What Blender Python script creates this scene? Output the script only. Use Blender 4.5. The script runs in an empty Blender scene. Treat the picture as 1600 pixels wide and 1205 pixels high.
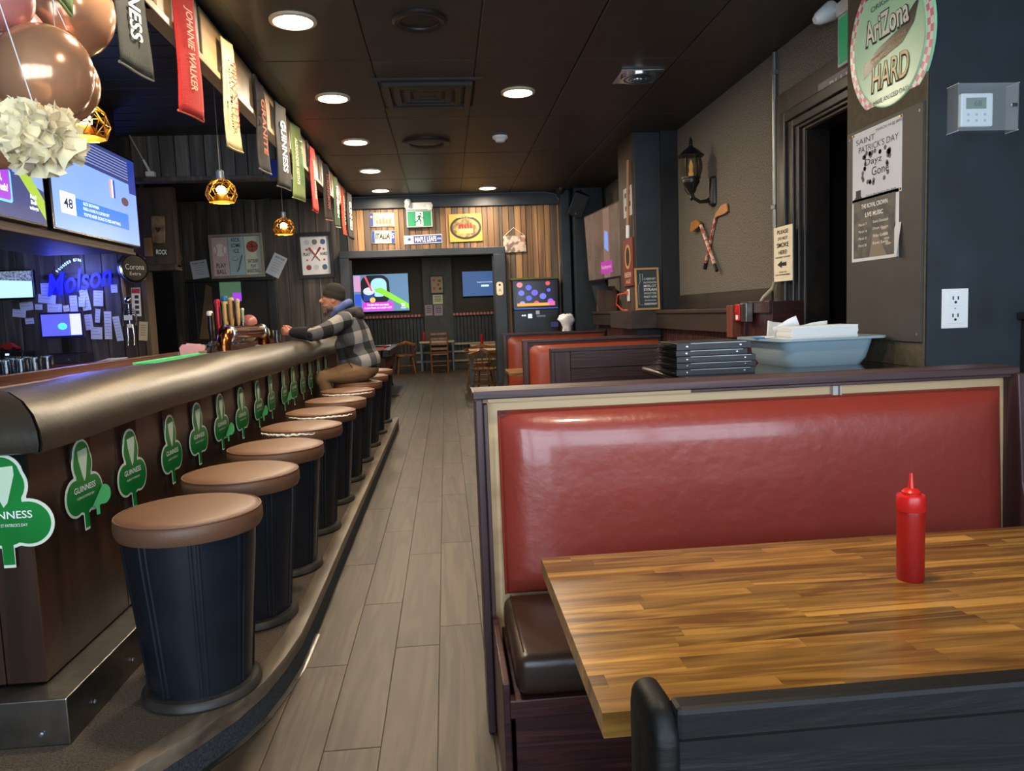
import bpy, bmesh, math, random
from mathutils import Matrix, Vector
random.seed(7)
PI = math.pi
SC = bpy.context.scene
COL = SC.collection
# ------------------------------------------------------------------ camera
FPX = 1180.0
CAM = Vector((0, 0, 1.39))
def cam_axes(yaw, pitch, roll):
    cy, sy = math.cos(yaw), math.sin(yaw)
    F = Vector((sy, cy, 0)); r = Vector((cy, -sy, 0)); u = Vector((0, 0, 1))
    f2 = math.cos(pitch)*F - math.sin(pitch)*u
    u2 = math.cos(pitch)*u + math.sin(pitch)*F
    r3 = math.cos(roll)*r + math.sin(roll)*u2
    u3 = math.cos(roll)*u2 - math.sin(roll)*r
    return r3, u3, f2
CR, CU, CF = cam_axes(math.radians(4.83), math.radians(5.48), math.radians(-2.2))
cd = bpy.data.cameras.new('camera'); co = bpy.data.objects.new('camera', cd); COL.objects.link(co)
co.matrix_world = Matrix(((CR.x, CU.x, -CF.x, CAM.x), (CR.y, CU.y, -CF.y, CAM.y), (CR.z, CU.z, -CF.z, CAM.z), (0, 0, 0, 1)))
cd.sensor_fit = 'HORIZONTAL'; cd.sensor_width = 36.0; cd.lens = FPX/1600*36.0
cd.clip_start = 0.05; cd.clip_end = 200
SC.camera = co
def ray(px, py): return CR*((px-800)/FPX) - CU*((py-602.5)/FPX) + CF
def _on(a, v, px, py):
    d = ray(px, py); return CAM + d*((v-CAM[a])/d[a])
def at_x(v, px, py): return _on(0, v, px, py)
def at_y(v, px, py): return _on(1, v, px, py)
def at_z(v, px, py): return _on(2, v, px, py)
# ------------------------------------------------------------------ world, daylight, exposure
vs = SC.view_settings
vs.view_transform = 'Standard'; vs.look = 'None'; vs.gamma = 1.0; vs.use_curve_mapping = False
vs.exposure = 0.68
W = bpy.data.worlds.new('overcast_daylight'); SC.world = W; W.use_nodes = True
bg = W.node_tree.nodes['Background']; bg.inputs[0].default_value = (0.70, 0.85, 1.0, 1); bg.inputs[1].default_value = 5.6
def area(name, loc, rot, sx, sy, power, color, shape='RECTANGLE', parent=None, portal=False, spread=PI):
    ld = bpy.data.lights.new(name, 'AREA'); ld.shape = shape; ld.size = sx; ld.size_y = sy
    ld.energy = power; ld.color = color; ld.spread = spread
    if portal: ld.cycles.is_portal = True
    o = bpy.data.objects.new(name, ld); COL.objects.link(o); o.location = loc; o.rotation_euler = rot
    if parent: o.parent = parent
    return o
area('window_daylight', (0.4, -1.62, 1.55), (-PI/2, 0, PI), 5.6, 2.3, 1, (1, 1, 1), portal=True)
# ------------------------------------------------------------------ materials
def lin(h):
    h = h.lstrip('#'); v = [int(h[i:i+2], 16)/255 for i in (0, 2, 4)]
    return tuple((c/12.92 if c <= .04045 else ((c+.055)/1.055)**2.4) for c in v)+(1,)
MATS = {}
def _bump(nt, src, strength, dist, bs):
    b = nt.nodes.new('ShaderNodeBump'); b.inputs['Strength'].default_value = strength; b.inputs['Distance'].default_value = dist
    nt.links.new(src, b.inputs['Height']); nt.links.new(b.outputs[0], bs.inputs['Normal'])
def mat(name, col, rough=.5, metal=0, spec=.5, noise=None, bump=None, emit=0, trans=0, alpha=1, coat=0, vary=0, ior=1.45, sheen=0):
    """noise=(scale, other colour, contrast); bump=(scale, strength, distance)"""
    if name in MATS: return MATS[name]
    m = bpy.data.materials.new(name); m.use_nodes = True; nt = m.node_tree
    bs = nt.nodes['Principled BSDF']; L = nt.links
    c = lin(col) if isinstance(col, str) else col
    bs.inputs['Base Color'].default_value = c; bs.inputs['Roughness'].default_value = rough
    bs.inputs['Metallic'].default_value = metal; bs.inputs['Specular IOR Level'].default_value = spec
    bs.inputs['Transmission Weight'].default_value = trans; bs.inputs['Alpha'].default_value = alpha
    bs.inputs['Coat Weight'].default_value = coat; bs.inputs['Coat Roughness'].default_value = .12
    bs.inputs['IOR'].default_value = ior; bs.inputs['Sheen Weight'].default_value = sheen
    tc = nt.nodes.new('ShaderNodeTexCoord')
    out = None
    if noise:
        n = nt.nodes.new('ShaderNodeTexNoise'); n.inputs['Scale'].default_value = noise[0]; n.inputs['Detail'].default_value = 5
        L.new(tc.outputs['Object'], n.inputs['Vector'])
        r = nt.nodes.new('ShaderNodeValToRGB'); k = noise[2] if len(noise) > 2 else .2
        r.color_ramp.elements[0].position = .5-k; r.color_ramp.elements[1].position = .5+k
        r.color_ramp.elements[0].color = c; r.color_ramp.elements[1].color = lin(noise[1])
        L.new(n.outputs[0], r.inputs[0]); out = r.outputs[0]
    if vary:
        oi = nt.nodes.new('ShaderNodeObjectInfo'); mr = nt.nodes.new('ShaderNodeMapRange')
        mr.inputs[3].default_value = 1-vary; mr.inputs[4].default_value = 1+vary
        L.new(oi.outputs['Random'], mr.inputs[0])
        hs = nt.nodes.new('ShaderNodeHueSaturation'); hs.inputs['Color'].default_value = c
        if out: L.new(out, hs.inputs['Color'])
        L.new(mr.outputs[0], hs.inputs['Value']); out = hs.outputs[0]
    if out: L.new(out, bs.inputs['Base Color'])
    if emit:
        bs.inputs['Emission Color'].default_value = c; bs.inputs['Emission Strength'].default_value = emit
        if out: L.new(out, bs.inputs['Emission Color'])
    if bump:
        n = nt.nodes.new('ShaderNodeTexNoise'); n.inputs['Scale'].default_value = bump[0]; n.inputs['Detail'].default_value = 4
        L.new(tc.outputs['Object'], n.inputs['Vector']); _bump(nt, n.outputs[0], bump[1], bump[2] if len(bump) > 2 else .01, bs)
    MATS[name] = m; return m
def wood(name, c1, c2, axis=1, rough=.45, scale=9, stretch=14, vary=.2, coat=0, bump=.15, c3=None, rings=False, spec=.5):
    """grain stretched along the axis; every piece takes its own offset and tone"""
    if name in MATS: return MATS[name]
    m = bpy.data.materials.new(name); m.use_nodes = True; nt = m.node_tree; L = nt.links
    bs = nt.nodes['Principled BSDF']; bs.inputs['Roughness'].default_value = rough; bs.inputs['Coat Weight'].default_value = coat
    bs.inputs['Coat Roughness'].default_value = .15; bs.inputs['Specular IOR Level'].default_value = spec
    tc = nt.nodes.new('ShaderNodeTexCoord'); oi = nt.nodes.new('ShaderNodeObjectInfo')
    mp = nt.nodes.new('ShaderNodeMapping'); s = [1.0, 1.0, 1.0]; s[axis] = 1/stretch; mp.inputs['Scale'].default_value = s
    L.new(tc.outputs['Object'], mp.inputs['Vector'])
    cx = nt.nodes.new('ShaderNodeCombineXYZ'); mu = nt.nodes.new('ShaderNodeMath'); mu.operation = 'MULTIPLY'; mu.inputs[1].default_value = 37
    L.new(oi.outputs['Random'], mu.inputs[0])
    for i in range(3): L.new(mu.outputs[0], cx.inputs[i])
    L.new(cx.outputs[0], mp.inputs['Location'])
    n = nt.nodes.new('ShaderNodeTexNoise'); n.inputs['Scale'].default_value = scale; n.inputs['Detail'].default_value = 7; n.inputs['Distortion'].default_value = .6
    L.new(mp.outputs[0], n.inputs['Vector'])
    src = n.outputs[0]
    if rings:
        wv = nt.nodes.new('ShaderNodeMath'); wv.operation = 'MULTIPLY'; wv.inputs[1].default_value = 11
        L.new(src, wv.inputs[0]); fr = nt.nodes.new('ShaderNodeMath'); fr.operation = 'PINGPONG'; fr.inputs[1].default_value = 1
        L.new(wv.outputs[0], fr.inputs[0]); mx = nt.nodes.new('ShaderNodeMath'); mx.operation = 'MULTIPLY_ADD'; mx.inputs[1].default_value = .28; 
        L.new(fr.outputs[0], mx.inputs[0]); ml = nt.nodes.new('ShaderNodeMath'); ml.operation = 'MULTIPLY'; ml.inputs[1].default_value = .72
        L.new(src, ml.inputs[0]); L.new(ml.outputs[0], mx.inputs[2]); src = mx.outputs[0]
    r = nt.nodes.new('ShaderNodeValToRGB'); e = r.color_ramp.elements
    e[0].position = .3; e[0].color = lin(c1); e[1].position = .68; e[1].color = lin(c2)
    if c3: q = e.new(.5); q.color = lin(c3)
    L.new(src, r.inputs[0])
    mr = nt.nodes.new('ShaderNodeMapRange'); mr.inputs[3].default_value = 1-vary; mr.inputs[4].default_value = 1+vary
    L.new(oi.outputs['Random'], mr.inputs[0]); hs = nt.nodes.new('ShaderNodeHueSaturation')
    L.new(r.outputs[0], hs.inputs['Color']); L.new(mr.outputs[0], hs.inputs['Value']); L.new(hs.outputs[0], bs.inputs['Base Color'])
    if bump: _bump(nt, src, bump, .01, bs)
    MATS[name] = m; return m
def glow(name, col, s): return mat(name, col, rough=.4, emit=s)
# ------------------------------------------------------------------ mesh builder
WM = {}
class MB:
    def __init__(s): s.v = []; s.f = []; s.M = Matrix.Identity(4)
    def add(s, vs, fs):
        b = len(s.v); s.v += [s.M @ Vector(p) for p in vs]; s.f += [tuple(b+i for i in f) for f in fs]; return s
    def box(s, x0, x1, y0, y1, z0, z1):
        return s.add([(x0,y0,z0),(x1,y0,z0),(x1,y1,z0),(x0,y1,z0),(x0,y0,z1),(x1,y0,z1),(x1,y1,z1),(x0,y1,z1)],
                     [(0,3,2,1),(4,5,6,7),(0,1,5,4),(1,2,6,5),(2,3,7,6),(3,0,4,7)])
    def cb(s, c, d): return s.box(c[0]-d[0]/2, c[0]+d[0]/2, c[1]-d[1]/2, c[1]+d[1]/2, c[2]-d[2]/2, c[2]+d[2]/2)
    def lathe(s, prof, n=24, c=(0, 0, 0), axis=2, caps=True):
        vs = []; fs = []
        for r, h in prof:
            for i in range(n):
                a = 2*PI*i/n; p = (r*math.cos(a), r*math.sin(a), h)
                if axis == 0: p = (p[2], p[0], p[1])
                if axis == 1: p = (p[1], p[2], p[0])
                vs.append((p[0]+c[0], p[1]+c[1], p[2]+c[2]))
        for j in range(len(prof)-1):
            for i in range(n):
                k = (i+1) % n; fs.append((j*n+i, j*n+k, (j+1)*n+k, (j+1)*n+i))
        if caps: fs.append(tuple(range(n))[::-1]); fs.append(tuple((len(prof)-1)*n+i for i in range(n)))
        return s.add(vs, fs)
    def tube(s, pts, r, n=8, caps=True):
        pts = [Vector(p) for p in pts]; rs = r if isinstance(r, (list, tuple)) else [r]*len(pts)
        vs = []; fs = []; ref = None
        for i, p in enumerate(pts):
            t = (pts[min(i+1, len(pts)-1)]-pts[max(i-1, 0)]).normalized()
            if ref is None: ref = t.orthogonal().normalized()
            ref = (ref - t*ref.dot(t)); ref = ref.normalized() if ref.length > 1e-6 else t.orthogonal().normalized()
            w = t.cross(ref)
            for k in range(n):
                a = 2*PI*k/n; vs.append(p + (ref*math.cos(a)+w*math.sin(a))*rs[i])
        for j in range(len(pts)-1):
            for i in range(n):
                k = (i+1) % n; fs.append((j*n+i, j*n+k, (j+1)*n+k, (j+1)*n+i))
        if caps: fs.append(tuple(range(n))[::-1]); fs.append(tuple((len(pts)-1)*n+i for i in range(n)))
        return s.add(vs, fs)
    def prism(s, poly, z0, z1, plane='xy'):
        n = len(poly); A = []
        for z in (z0, z1):
            for a, b in poly:
                A.append({'xy': (a, b, z), 'xz': (a, z, b), 'yz': (z, a, b)}[plane])
        fs = [tuple(range(n))[::-1], tuple(range(n, 2*n))]+[(i, (i+1) % n, n+(i+1) % n, n+i) for i in range(n)]
        return s.add(A, fs)
    def poly(s, pts): return s.add(pts, [tuple(range(len(pts)))])
    def flat(s, poly, z=0): return s.poly([(a, b, z) for a, b in poly])
    def rect(s, x0, x1, y0, y1, z=0): return s.flat([(x0, y0), (x1, y0), (x1, y1), (x0, y1)], z)
    def disc(s, cx, cy, r, z=0, n=24, ry=None):
        return s.flat([(cx+r*math.cos(2*PI*i/n), cy+(ry or r)*math.sin(2*PI*i/n)) for i in range(n)], z)
    def grid(s, fn, nu, nv):
        vs = [fn(i/nu, j/nv) for j in range(nv+1) for i in range(nu+1)]
        return s.add(vs, [(j*(nu+1)+i, j*(nu+1)+i+1, (j+1)*(nu+1)+i+1, (j+1)*(nu+1)+i) for j in range(nv) for i in range(nu)])
    def sph(s, c, r, n=16, m=10):
        r = r if isinstance(r, (list, tuple)) else (r, r, r)
        vs = [(c[0], c[1], c[2]-r[2])]; fs = []
        for j in range(1, m):
            t = PI*j/m
            for i in range(n):
                a = 2*PI*i/n; vs.append((c[0]+r[0]*math.sin(t)*math.cos(a), c[1]+r[1]*math.sin(t)*math.sin(a), c[2]-r[2]*math.cos(t)))
        vs.append((c[0], c[1], c[2]+r[2])); e = len(vs)-1
        for i in range(n): fs.append((0, 1+(i+1) % n, 1+i)); fs.append((e, e-n+i, e-n+(i+1) % n))
        for j in range(m-2):
            for i in range(n):
                k = (i+1) % n; fs.append((1+j*n+i, 1+j*n+k, 1+(j+1)*n+k, 1+(j+1)*n+i))
        return s.add(vs, fs)
    def mesh(s, name, M, bevel=0, seg=2, smooth=None, inv=None):
        me = bpy.data.meshes.new(name)
        vs = [inv @ p for p in s.v] if inv else s.v
        me.from_pydata([tuple(p) for p in vs], [], s.f); me.update()
        if bevel or s.f:
            bm = bmesh.new(); bm.from_mesh(me)
            bmesh.ops.recalc_face_normals(bm, faces=bm.faces) if smooth != 'keep' else None
            if bevel:
                ed = [e for e in bm.edges if len(e.link_faces) == 2 and e.calc_face_angle(0) > .5]
                bmesh.ops.bevel(bm, geom=ed, offset=bevel, segments=seg, profile=.5, affect='EDGES', clamp_overlap=True)
            bm.to_mesh(me); bm.free()
        if M: me.materials.append(M)
        if smooth:
            me.shade_smooth()
            if smooth is not True and smooth != 'keep': me.set_sharp_from_angle(angle=math.radians(smooth))
        return me
    def build(s, name, M, parent=None, bevel=0, seg=2, smooth=None, world=True):
        inv = WM[parent].inverted() if (parent is not None and world) else None
        return put(name, s.mesh(name, M, bevel, seg, smooth, inv), parent)
def put(name, me, parent=None, loc=None, rot=None):
    o = bpy.data.objects.new(name, me); COL.objects.link(o)
    if parent is not None: o.parent = parent
    L = Matrix.LocRotScale(Vector(loc or (0, 0, 0)), Matrix.Identity(3) if rot is None else (rot.to_3x3() if isinstance(rot, Matrix) else __import__('mathutils').Euler(rot).to_matrix()), None)
    if loc is not None or rot is not None: o.matrix_basis = L
    WM[o] = (WM[parent] if parent is not None else Matrix.Identity(4)) @ L
    return o
def tag(o, label, cat, group=None):
    o['label'] = label; o['category'] = cat
    if group: o['group'] = group
    return o
def struct(o): o['kind'] = 'structure'; return o
def thing(name, label, cat, loc=(0, 0, 0), rz=0, group=None, M=None):
    o = bpy.data.objects.new(name, None); COL.objects.link(o); o.empty_display_size = .05
    Mx = M if M is not None else Matrix.Translation(loc) @ Matrix.Rotation(rz, 4, 'Z')
    o.matrix_basis = Mx; WM[o] = Mx
    return tag(o, label, cat, group)
def facing(center, a=0, tilt=0, lean=0):
    """frame of a thing that hangs on a wall: local x right, y up, z out of the wall. a=0 looks towards -Y, a=-90 towards -X"""
    return Matrix.Translation(center) @ Matrix.Rotation(math.radians(a), 4, 'Z') @ Matrix.Rotation(PI/2+math.radians(lean), 4, 'X') @ Matrix.Rotation(math.radians(tilt), 4, 'Z')
def dup(root, M, label=None, group=None):
    r = root.copy(); COL.objects.link(r); r.matrix_basis = M; WM[r] = M
    if label: r['label'] = label
    if group: r['group'] = group
    for ch in list(root.children):
        c = ch.copy(); COL.objects.link(c); c.parent = r
        for g in list(ch.children):
            d = g.copy(); COL.objects.link(d); d.parent = c
    return r
TEXT = []
def text(parent, s, cx, cy, w, h, z, M, shear=0, rot=0, bold=0, name='lettering', space=1.0):
    TEXT.append((parent, s, cx, cy, w, h, z, M, shear, rot, bold, name, space))
def finish_text():
    tmp = []
    for t in TEXT:
        c = bpy.data.curves.new('lettering', 'FONT'); c.body = t[1]; c.align_x = 'CENTER'; c.resolution_u = 3; c.shear = t[8]; c.offset = t[10]; c.space_line = t[12]
        o = bpy.data.objects.new('lettering', c); COL.objects.link(o); tmp.append(o)
    dg = bpy.context.evaluated_depsgraph_get(); dg.update()
    for o, t in zip(tmp, TEXT):
        me = bpy.data.meshes.new_from_object(o.evaluated_get(dg))
        xs = [v.co.x for v in me.vertices]; ys = [v.co.y for v in me.vertices]
        if xs:
            x0, x1, y0, y1 = min(xs), max(xs), min(ys), max(ys)
            T = Matrix.Translation((t[2], t[3], t[6])) @ Matrix.Rotation(math.radians(t[9]), 4, 'Z') @ Matrix.Diagonal((t[4]/max(x1-x0, 1e-6), t[5]/max(y1-y0, 1e-6), 1, 1)) @ Matrix.Translation((-(x0+x1)/2, -(y0+y1)/2, 0))
            me.transform(T); me.materials.clear(); me.materials.append(t[7]); me.name = t[11]
            put(t[11], me, t[0])
    for o in tmp:
        c = o.data; bpy.data.objects.remove(o); bpy.data.curves.remove(c)
# ------------------------------------------------------------------ palette
BLACK = mat('black_paint', '#17181b', .45, noise=(6, '#202226'))
BLUEBLACK = mat('blue_black_paint', '#23282f', .42, noise=(5, '#2c343c'), bump=(9, .15, .01))
CHAR = mat('charcoal', '#26262a', .6, noise=(12, '#313135'))
WHITE = mat('white_plastic', '#e6e8ea', .35)
PAPER = mat('paper', '#dfe2ea', .8, noise=(3, '#cfd3dc'))
PAPERW = mat('cream_paper', '#e8dfc4', .8)
CHROME = mat('chrome', '#c9ccd0', .18, metal=1)
STEEL = mat('brushed_steel', '#9a9792', .33, metal=1, noise=(14, '#7c7a76'))
GREYMETAL = mat('grey_metal', '#7e868c', .4, metal=.7)
REDPLASTIC = mat('red_plastic', '#c8201c', .3, spec=.6)
BRASS = mat('brass', '#c79a45', .25, metal=1)
INK = mat('black_ink', '#1c1c20', .7)
WHITEINK = mat('white_ink', '#eeeeea', .6)
REDINK = mat('red_ink', '#b8322e', .6)
BLUEINK = mat('blue_ink', '#2a3f86', .6)
GREENINK = mat('green_ink', '#1c7a35', .5)
GOLDINK = mat('gold_ink', '#c9a35c', .5)
# ------------------------------------------------------------------ structure
ZC = 3.0      # ceiling
YF = 10.4     # wall with the opening to the pool room
XR = 2.2      # right wall
FLOORW = wood('floor_vinyl_plank', '#2f271e', '#4c4033', 1, .5, 10, 14, .14, bump=.1, c3='#3d3328', rings=True)
STUCCO = mat('stucco', '#59554e', .85, noise=(110, '#8a857b', .12), bump=(140, 1.0, .015))
TILE = mat('black_ceiling_tile', '#33302d', .5, noise=(4, '#3b3834'), vary=.12, bump=(60, .1, .005))
BARNDARK = wood('dark_barn_board', '#332e2b', '#68615b', 2, .55, 14, 16, .28, bump=.35, c3='#48423d')
BARNBROWN = wood('brown_barn_board', '#5d4632', '#a07a52', 2, .55, 14, 16, .38, bump=.3, c3='#806040')
BARNGREY = wood('grey_brown_barn_board', '#3c342c', '#75675a', 2, .6, 14, 16, .25, bump=.3, c3='#574b40')
OLDBROWN = wood('old_brown_board', '#2a2019', '#4a3a2d', 2, .6, 12, 14, .2, bump=.3)
MAHOG = wood('mahogany_stain', '#2b1417', '#4c2626', 0, .42, 16, 14, .12, bump=.2, c3='#3a1c1d', rings=True)
DARKBOARD = wood('dark_ledge_board', '#211b18', '#352b26', 1, .5, 10, 14, .1, bump=.15)
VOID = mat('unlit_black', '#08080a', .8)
def slab(name, x0, x1, y0, y1, z0, z1, M, bevel=0): return struct(MB().box(x0, x1, y0, y1, z0, z1).build(name, M, bevel=bevel))
floor = slab('floor', -5.1, 3.4, -1.8, 20.2, -.12, -.004, FLOORW)
pm = {}
for i in range(11):
    x = -.92+i*.185; y = 1.2-random.random()*1.1
    while y < 20:
        L = 1.25; me = pm.get('p') or MB().box(-.0915, .0915, -.6235, .6235, -.01, 0).mesh('floor_plank', FLOORW, bevel=.0015, seg=1); pm['p'] = me
        if y+L > 1.2: put('floor_plank', me, floor, (x, y+L/2, 0))
        y += L
ceil = slab('ceiling', -5.1, 3.4, -1.8, 20.2, ZC+.012, ZC+.1, BLACK)
tm = MB().box(-.326, .326, -.689, .689, 0, .014).mesh('ceiling_tile', TILE, bevel=.004, seg=1)
for i in range(-1, 6):
    for j in range(-3, 4): put('ceiling_tile', tm, ceil, (-.06+.66*i-.0, 5.66+1.387*j, ZC))
bc = slab('ceiling_bar', -5.1, -1.2, -1.8, 7.4, 2.985, 3.01, mat('black_beadboard', '#1b1817', .5))
for k in range(26): MB().box(-5.1, -1.21, 1.6+k*.2, 1.6+k*.2+.188, 2.973, 2.986).build('ceiling_board', BLACK, bc, bevel=.004, seg=1)
# right wall: stucco above, boards and ledge below, doorway near the posters
b = MB().box(XR, XR+.12, 4.45, YF+.1, 0, ZC+.02).box(XR, XR+.12, 3.6, 4.45, 2.42, ZC+.02)
wr = struct(b.build('wall_right', STUCCO))
slab('wall_column', 2.0, 3.4, 3.0, 3.62, 0, ZC+.02, BLUEBLACK)
slab('wall_column_side', 1.992, 2.001, 3.01, 3.62, 0, ZC, mat('brown_stucco', '#4d4536', .8, noise=(40, '#5a513f'), bump=(90, .5, .01)))
slab('wall_side_near', 3.3, 3.42, -1.8, 3.02, 0, ZC+.02, BLUEBLACK)
slab('wall_left', -5.2, -5.08, -1.8, 20.2, 0, ZC+.05, CHAR)
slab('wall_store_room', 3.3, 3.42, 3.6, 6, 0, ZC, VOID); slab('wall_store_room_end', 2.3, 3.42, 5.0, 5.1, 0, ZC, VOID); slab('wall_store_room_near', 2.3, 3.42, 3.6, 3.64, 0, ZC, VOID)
# street wall behind the camera with its windows
b = MB().box(-5.2, 3.42, -1.85, -1.7, 0, .45).box(-5.2, 3.42, -1.85, -1.7, 2.65, ZC+.05).box(-5.2, -2.3, -1.85, -1.7, .45, 2.65).box(3.15, 3.42, -1.85, -1.7, .45, 2.65)
struct(b.build('wall_back', BLUEBLACK))
for k, x in enumerate((-2.3, -.95, .4, 1.75)):
    w = MB().box(x, x+.06, -1.82, -1.73, .45, 2.65).box(x+1.29, x+1.35, -1.82, -1.73, .45, 2.65).box(x+.06, x+1.29, -1.82, -1.73, .45, .52).box(x+.06, x+1.29, -1.82, -1.73, 2.58, 2.65).box(x+.06, x+1.29, -1.81, -1.74, 1.95, 2.0)
    struct(w.build('window_%d' % (k+1), BLACK))
# doorway casing
CASE = mat('painted_casing', '#37322a', .4, noise=(8, '#2a2723'))
CASEB = mat('dark_painted_moulding', '#1f1d20', .3, noise=(9, '#2f2a24'))
tr = struct(MB().box(2.17, 2.21, 4.67, 4.81, 0, 2.70).box(2.17, 2.21, 3.62, 4.67, 2.55, 2.70).build('trim_1', CASE, bevel=.003, seg=1))
for a0, a1, d in ((4.60, 4.665, .075), (4.53, 4.60, .055), (4.485, 4.53, .04), (4.45, 4.485, .02)):
    zt = 2.42+(a1-4.45)*.62
    MB().box(2.2-d, 2.21, a0, a1, 0, zt).box(2.2-d, 2.21, 3.62, a0, zt-(a1-a0), zt).build('moulding', CASEB, tr, bevel=.006)
MB().box(2.19, 2.33, 4.436, 4.453, 0, 2.43).box(2.19, 2.33, 3.62, 4.44, 2.405, 2.422).build('jamb_lining', CASEB, tr)
# column between the booths and the wall boards
cl = slab('wall_column_booths', 1.8, 2.21, 7.0, 7.6, 0, ZC, BLUEBLACK, .004)
MB().box(1.79, 1.802, 7.02, 7.6, 1.36, ZC).build('side_board', OLDBROWN, cl)
MB().box(2.04, 2.2, 6.96, 7.0, 1.36, ZC).build('edge_strip', BLACK, cl)
# ledge, dark board under the stucco, beaded dado
lg = slab('trim_2', 1.93, 2.2, 5.0, 9.9, 1.335, 1.366, DARKBOARD, .004)
MB().box(1.945, 2.2, 5.0, 9.9, 1.20, 1.335).build('ledge_face', DARKBOARD, lg)
MB().box(1.90, 2.2, 4.9, 5.0, 1.17, 1.385).build('ledge_end', wood('red_brown_end', '#5a2a1c', '#7a3d28', 2, .45, 12, 10), lg, bevel=.004)
MB().box(1.70, 1.95, 6.86, 7.72, 1.20, 1.366).build('ledge_return', DARKBOARD, lg, bevel=.004)
for y in (4.93, 6.2): MB().box(2.185, 2.2, y, y+1.26, 1.366, 1.495).build('wall_board', DARKBOARD, lg, bevel=.003)
MB().box(2.185, 2.2, 7.6, 9.9, 1.366, 1.5).build('wall_board', DARKBOARD, lg, bevel=.003)
dd = MB()
for k in range(90):
    y = 3.7+k*.072
    if not 3.6 < y < 4.45: dd.box(2.02, 2.2, y, y+.066, 0, 1.2)
o = struct(dd.build('wall_dado', wood('dado_red_brown', '#2d1714', '#432520', 2, .45, 12, 10), bevel=.006, seg=1))
bx = struct(MB().box(1.98, 2.2, 4.46, 4.9, 1.0, 1.40).build('trim_3', MAHOG, bevel=.004)); MB().box(1.96, 1.985, 4.46, 4.9, 1.33, 1.405).box(1.96, 1.985, 4.84, 4.9, 1.0, 1.33).build('frame', MAHOG, bx, bevel=.003)
# far wall with the opening
b = MB().box(-5.1, -1.24, YF, YF+.15, 0, ZC).box(.69, XR+.1, YF, YF+.15, 0, ZC).box(-1.24, .69, YF, YF+.15, 2.19, ZC)
wf = struct(b.build('wall_far', BLACK))
def planks(parent, x0, x1, w, z0, z1, y, M, t=.02, jit=.006):
    x = x0
    while x < x1-.01:
        ww = min(w*random.uniform(.8, 1.2), x1-x); d = random.uniform(0, jit)
        MB().box(x+.003, x+ww-.003, y-t-d, y+.001, z0, z1).build('plank', M if M is not BARNBROWN or random.random() < .68 else BARNGREY, parent, bevel=.0025, seg=1); x += ww
planks(wf, -1.25, .83, .078, 2.2, 2.84, YF, BARNBROWN)
planks(wf, .83, 1.62, .078, 0, 2.84, YF, BARNBROWN)
planks(wf, -3.55, -1.36, .19, 0, ZC, YF, BARNDARK)
hb = slab('trim_4', -1.25, 2.2, YF-.07, YF, 2.84, ZC, BLUEBLACK, .004)
fr = struct(MB().box(-1.36, -1.235, 10.24, 10.56, 0, 2.19).build('trim_5', BLUEBLACK, bevel=.006))
struct(MB().box(.68, .84, 10.24, 10.56, 0, 2.19).build('trim_6', BLUEBLACK, bevel=.006))
struct(MB().box(-1.36, .84, 10.24, 10.56, 2.19, 2.285).build('trim_7', BLUEBLACK, bevel=.006))
slab('wall_pillar', 1.60, 1.72, 10.18, 10.4, 0, ZC, BLUEBLACK, .004); slab('wall_pillar_corner', 1.76, 2.15, 10.05, 10.4, 0, ZC, BLUEBLACK, .004)
# bar end: bulkhead of planks, back bar wall, header beside the passage
bk = slab('wall_bulkhead', -2.66, -1.25, 6.72, 6.8, 2.62, ZC, BLACK)
planks(bk, -2.66, -1.25, .12, 2.63, ZC-.02, 6.72, BARNDARK)
MB().box(-2.66, -1.25, 6.68, 6.8, 2.6, 2.635).build('ledge', BARNDARK, bk, bevel=.003)
wb = slab('wall_back_bar', -5.1, -2.77, 7.42, 7.52, 0, ZC, BLACK)
planks(wb, -4.9, -3.0, .17, 0, ZC, 7.42, BARNDARK)
planks(wb, -3.0, -2.79, .11, 0, ZC, 7.40, OLDBROWN)
MB().box(-2.80, -2.755, 7.36, 7.53, 0, 2.0).build('door_post', wood('pale_edge', '#3d3226', '#5c4c3a', 2, .5, 10, 12), wb, bevel=.003)
hd = slab('wall_header', -2.80, -2.44, 7.3, 7.4, 1.93, 2.66, OLDBROWN, .004)
MB().box(-2.82, -2.44, 7.25, 7.42, 1.90, 1.955).build('ledge', OLDBROWN, hd, bevel=.004)
# beam with the hanging towels: frame of dark rails and pale panels
bm_ = slab('wall_beam', -1.21, -1.17, 1.2, 9.8, 2.73, ZC, CHAR)
MB().box(-1.215, -1.145, 1.2, 9.8, 2.70, 2.735).build('bottom_rail', wood('pale_pine', '#77603f', '#9c7f58', 1, .5, 10, 14), bm_, bevel=.004)
y = 1.6
while y < 9.6:
    MB().box(-1.172, -1.158, y, y+.40, 2.735, 2.985).build('panel', MATS['pale_pine'], bm_, bevel=.003, seg=1)
    MB().box(-1.172, -1.15, y+.46, y+.54, 2.70, 2.99).build('post', wood('grey_post', '#5b564d', '#7b756a', 2, .6, 12, 12), bm_, bevel=.003, seg=1)
    y += .62
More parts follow.
